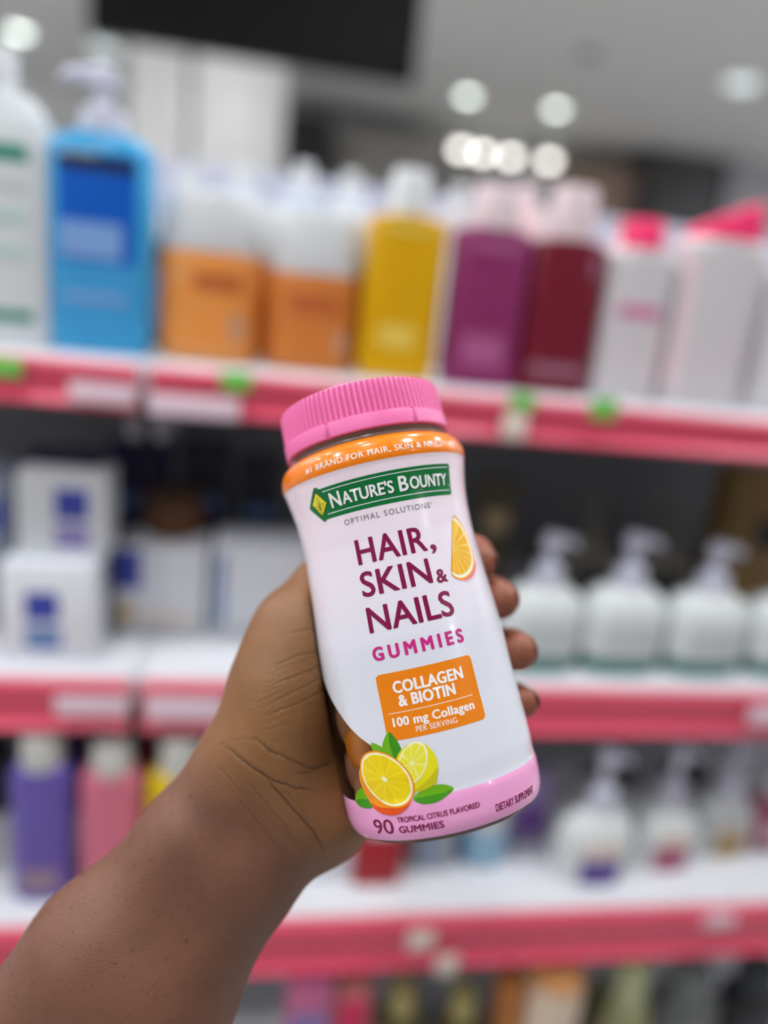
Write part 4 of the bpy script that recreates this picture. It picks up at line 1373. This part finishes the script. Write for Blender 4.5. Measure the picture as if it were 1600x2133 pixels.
# relax
ed = np.concatenate([HQ[:, [0, 1]], HQ[:, [1, 2]], HQ[:, [2, 3]], HQ[:, [3, 0]]])
for it in range(6):
    acc = np.zeros_like(HV)
    cnt = np.zeros(len(HV))
    for i in range(3):
        acc[:, i] = np.bincount(ed[:, 0], HV[ed[:, 1], i], len(HV)) + np.bincount(ed[:, 1], HV[ed[:, 0], i], len(HV))
    cnt = np.bincount(ed[:, 0], minlength=len(HV)) + np.bincount(ed[:, 1], minlength=len(HV))
    HV += 0.5 * (acc / cnt[:, None] - HV)


def c3(*P):
    return [(400 + x / 3.0475, 1100 + y / 3.0475) for x, y in P]


CREASE0 = [  # polyline, depth mm, half-width px
    (c3((800, 782), (720, 795), (640, 822), (500, 890)), 0.42, 2.6),
    (c3((815, 872), (720, 915), (620, 950), (490, 1010)), 0.5, 2.8),
    (c3((832, 952), (700, 1012), (560, 1085), (440, 1150)), 0.42, 2.6),
    (c3((838, 1028), (740, 1080), (640, 1130), (420, 1200)), 0.45, 2.6),
    (c3((560, 1040), (480, 1075), (400, 1120)), 0.25, 2.2),
    (c3((760, 636), (690, 650), (600, 682)), 0.35, 2.6),
    (c3((640, 1230), (520, 1270), (440, 1290)), 0.25, 2.2),
    (c3((190, 1370), (330, 1478), (450, 1570), (560, 1622), (700, 1660), (835, 1672)), 1.0, 3.8),
    (c3((370, 1310), (500, 1420), (640, 1475), (760, 1530), (915, 1492)), 0.75, 3.4),
    (c3((620, 1570), (700, 1556), (800, 1535), (900, 1480)), 0.5, 3.0),
    (c3((440, 1550), (560, 1690), (660, 1800), (780, 1930), (850, 2085)), 1.1, 4.2),
    (c3((300, 1560), (420, 1690), (560, 1850), (700, 2040)), 0.35, 3.0),
    (c3((230, 1640), (380, 1820), (520, 1990), (610, 2110)), 0.3, 3.0),
    (c3((560, 1640), (660, 1740), (760, 1880)), 0.4, 2.6),
    (c3((250, 1360), (330, 1330), (420, 1345)), 0.25, 2.2),
]


rc = random.Random(11)
for k in range(13):      # faint lines running with the wrist crease
    x, y = 120 + 34 * k + rc.uniform(-20, 20), 1470 + 30 * k + rc.uniform(-40, 40)
    L_ = rc.uniform(160, 330)
    CREASE0.append((c3((x, y), (x + L_ * 0.34, y + L_ * 0.33), (x + L_ * 0.66, y + L_ * 0.72), (x + L_, y + L_ * 1.1)), rc.uniform(0.12, 0.24), 2.2))
for k in range(9):       # and across the ball of the thumb
    x, y = rc.uniform(420, 640), 880 + 62 * k + rc.uniform(-20, 20)
    L_ = rc.uniform(120, 240)
    CREASE0.append((c3((x + L_, y - L_ * 0.45), (x + L_ * 0.5, y - L_ * 0.2), (x, y)), rc.uniform(0.1, 0.2), 2.0))
for k in range(7):
    x, y = rc.uniform(480, 640), 1600 + 60 * k
    L_ = rc.uniform(90, 180)
    CREASE0.append((c3((x, y), (x + L_ * 0.5, y + L_ * 0.35), (x + L_, y + L_ * 0.9)), rc.uniform(0.12, 0.25), 2.2))
CREASE = []
for pl, dp, hwid in CREASE0:   # wander a little, like real creases
    P = np.array(pl)
    d_ = np.r_[0, np.cumsum(np.linalg.norm(np.diff(P, axis=0), axis=1))]
    n_ = max(4, int(d_[-1] / 9))
    u_ = np.linspace(0, d_[-1], n_)
    Q_ = np.stack([np.interp(u_, d_, P[:, 0]), np.interp(u_, d_, P[:, 1])], 1)
    for _ in range(2):
        Q_[1:-1] = (Q_[:-2] + 2 * Q_[1:-1] + Q_[2:]) / 4
    Q_ += np.array([[rc.gauss(0, 0.9), rc.gauss(0, 0.9)] for _ in range(n_)])
    CREASE.append((Q_.tolist(), dp, hwid * 0.68))


def to_px(P):
    return np.stack([CX + F_PX * P[:, 0] / P[:, 2], CY - F_PX * P[:, 1] / P[:, 2]], 1)


def seg_dist(px, pl):
    best = np.full(len(px), 1e9)
    tt = np.zeros(len(px))
    n = len(pl) - 1
    for i in range(n):
        a, b = np.array(pl[i]), np.array(pl[i + 1])
        d = b - a
        t = np.clip(((px - a) @ d) / (d @ d), 0, 1)
        q = np.linalg.norm(px - a - t[:, None] * d, axis=1)
        m_ = q < best
        best[m_] = q[m_]
        tt[m_] = (i + t[m_]) / n
    return best, tt


# finer faces near the creases
px = to_px(HV)
near = np.zeros(len(HV), bool)
for pl, dp, hwid in CREASE:
    near |= seg_dist(px, pl)[0] < max(7.0, hwid * 3.2)
near &= HV[:, 2] < 0.30
me = bpy.data.meshes.new('hand')
me.from_pydata(HV.tolist(), [], HQ.tolist())
bm = bmesh.new()
bm.from_mesh(me)
bm.verts.ensure_lookup_table()
sel = [e for e in bm.edges if near[e.verts[0].index] and near[e.verts[1].index]]
bmesh.ops.subdivide_edges(bm, edges=sel, cuts=2, use_grid_fill=True)
bm.normal_update()
bm.to_mesh(me)
bm.free()
n = len(me.vertices)
co = np.empty(n * 3)
me.vertices.foreach_get('co', co)
co = co.reshape(-1, 3)
no = np.empty(n * 3)
me.vertices.foreach_get('normal', no)
no = no.reshape(-1, 3)
px = to_px(co)
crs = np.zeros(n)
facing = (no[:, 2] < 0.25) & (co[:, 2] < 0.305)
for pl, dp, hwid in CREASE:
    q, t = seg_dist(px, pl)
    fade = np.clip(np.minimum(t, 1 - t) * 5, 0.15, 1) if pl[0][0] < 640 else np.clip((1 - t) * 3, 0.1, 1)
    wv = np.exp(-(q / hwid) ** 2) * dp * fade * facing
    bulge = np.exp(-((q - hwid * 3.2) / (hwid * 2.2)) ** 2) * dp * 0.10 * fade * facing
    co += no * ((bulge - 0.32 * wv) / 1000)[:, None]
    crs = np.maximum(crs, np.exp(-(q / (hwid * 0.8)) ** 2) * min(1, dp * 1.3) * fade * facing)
# skin tone: forearm browner, palm more golden, finger tips redder
ax_t = ((px[:, 0] - 500) * 0.62 - (px[:, 1] - 1720) * 0.785)
w_palm = np.clip((ax_t + 30) / 170, 0, 1)
w_palm = w_palm * w_palm * (3 - 2 * w_palm)
w_tip = np.clip((px[:, 0] - 880) / 90, 0, 1)
c_arm, c_palm, c_tip = (np.array(lin(v)[:3]) for v in ((114, 76, 57), (134, 92, 55), (140, 80, 57)))
tone = c_arm * (1 - w_palm[:, None]) + c_palm * w_palm[:, None]
tone = tone * (1 - w_tip[:, None]) + c_tip * w_tip[:, None]
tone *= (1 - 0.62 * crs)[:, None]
cw = (co @ CAMROT.T) + CPOS
wrist = CPOS + CAMROT @ cam_pt(567, 1648, 0.285)
cw -= wrist
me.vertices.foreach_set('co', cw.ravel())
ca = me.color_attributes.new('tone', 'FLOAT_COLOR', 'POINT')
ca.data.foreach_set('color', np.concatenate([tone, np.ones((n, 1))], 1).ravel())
me.polygons.foreach_set('use_smooth', [True] * len(me.polygons))
me.update()
m = bpy.data.materials.new('skin')
m.use_nodes = True
nt = m.node_tree
bs = nt.nodes['Principled BSDF']
bs.inputs['Roughness'].default_value = 0.46
bs.inputs['Specular IOR Level'].default_value = 0.42
at_n = nt.nodes.new('ShaderNodeAttribute')
at_n.attribute_name = 'tone'
tc = nt.nodes.new('ShaderNodeTexCoord')
n1 = nt.nodes.new('ShaderNodeTexNoise')
n1.inputs['Scale'].default_value = 55
n1.inputs['Detail'].default_value = 5
n1.inputs['Roughness'].default_value = 0.6
n2 = nt.nodes.new('ShaderNodeTexVoronoi')
n2.inputs['Scale'].default_value = 2000
n3 = nt.nodes.new('ShaderNodeTexNoise')
n3.inputs['Scale'].default_value = 900
n3.inputs['Detail'].default_value = 4
for q in (n1, n2, n3):
    nt.links.new(tc.outputs['Object'], q.inputs['Vector'])
mr = nt.nodes.new('ShaderNodeMapRange')
mr.inputs['From Min'].default_value = 0.3
mr.inputs['From Max'].default_value = 0.7
mr.inputs['To Min'].default_value = 0.88
mr.inputs['To Max'].default_value = 1.1
nt.links.new(n1.outputs['Fac'], mr.inputs['Value'])
vm = nt.nodes.new('ShaderNodeVectorMath')
vm.operation = 'SCALE'
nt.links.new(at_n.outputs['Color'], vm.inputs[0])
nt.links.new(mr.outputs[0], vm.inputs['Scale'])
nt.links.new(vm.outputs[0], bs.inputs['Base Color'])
ad = nt.nodes.new('ShaderNodeMath')
ad.operation = 'ADD'
nt.links.new(n2.outputs['Distance'], ad.inputs[0])
nt.links.new(n3.outputs['Fac'], ad.inputs[1])
bp = nt.nodes.new('ShaderNodeBump')
bp.inputs['Strength'].default_value = 0.3
bp.inputs['Distance'].default_value = 0.0003
nt.links.new(ad.outputs[0], bp.inputs['Height'])
nt.links.new(bp.outputs['Normal'], bs.inputs['Normal'])
me.materials.append(m)
me.name = 'forearm_and_hand'
person = bpy.data.objects.new('person', me)
COL.objects.link(person)
person.location = tuple(map(float, wrist))
tag(person, 'bare left forearm and hand reaching in from lower left, gripping the pink-capped bottle', 'person')

# finger nails on the outer side of the finger tips
M_nail = mat('nail', (186, 134, 112), 0.3, 0.04, 200, coat=0.3)
for fg in FING:
    A, B = cam_pt(*fg[2][:3]), cam_pt(*fg[3][:3])
    d = (B - A) / np.linalg.norm(B - A)
    axp = BB + BA * ((B - BB) @ BA)
    outw = B - axp
    outw -= d * (outw @ d)
    outw /= np.linalg.norm(outw)
    sd = np.cross(d, outw)
    r = fg[3][3] / 1000
    V, Fc = [], []
    for lay in (0.0, -0.0008):
        for i in range(9):
            f = i / 8
            for j in range(9):
                g = (j / 8 - 0.5) * 2
                rad = r * (1.04 - 0.35 * max(0, f - 0.6)) + lay
                ang = g * 0.62 * math.sqrt(max(0.05, 1 - abs(2 * f - 1) ** 3.2))
                Pp = B + d * (-0.006 + 0.0105 * f) + outw * rad * math.cos(ang) + sd * rad * math.sin(ang)
                V.append(CPOS + CAMROT @ Pp - wrist)
    for lay in (0, 81):
        for i in range(8):
            for j in range(8):
                a = lay + i * 9 + j
                Fc.append((a, a + 1, a + 10, a + 9) if lay else (a, a + 9, a + 10, a + 1))
    obj('fingernail', V, Fc, M_nail, person, angle=60)

# short sparse hairs on the forearm
rh = np.random.default_rng(5)
cwid = cw + wrist
nw = no @ CAMROT.T
ok = np.where((no[:, 2] < -0.05) & (px[:, 0] > -60) & (px[:, 0] < 430) & (px[:, 1] > 1650) & (px[:, 1] < 2250) & ((px[:, 0] - 100) + (px[:, 1] - 1862) < 520))[0]
V, Fc = [], []
drn = CAMROT @ np.array([0.55, 0.8, 0.0])
for vi in rh.choice(ok, 220, replace=False):
    p = cw[vi]
    nn = nw[vi]
    d = drn + rh.normal(0, 0.35, 3)
    d -= nn * (d @ nn)
    d /= np.linalg.norm(d)
    L_ = rh.uniform(0.0008, 0.0024)
    P = [p - nn * 0.0002, p + d * L_ * 0.5 + nn * L_ * 0.28, p + d * L_ + nn * L_ * 0.2]
    v, f = tube_vf([tuple(q) for q in P], [0.00006, 0.00005, 0.00003], 4)
    n0 = len(V)
    V += v
    Fc += [tuple(i + n0 for i in q) for q in f]
obj('arm_hair', V, Fc, mat('hair_dark', (38, 26, 20), 0.5), person, kind='stuff')
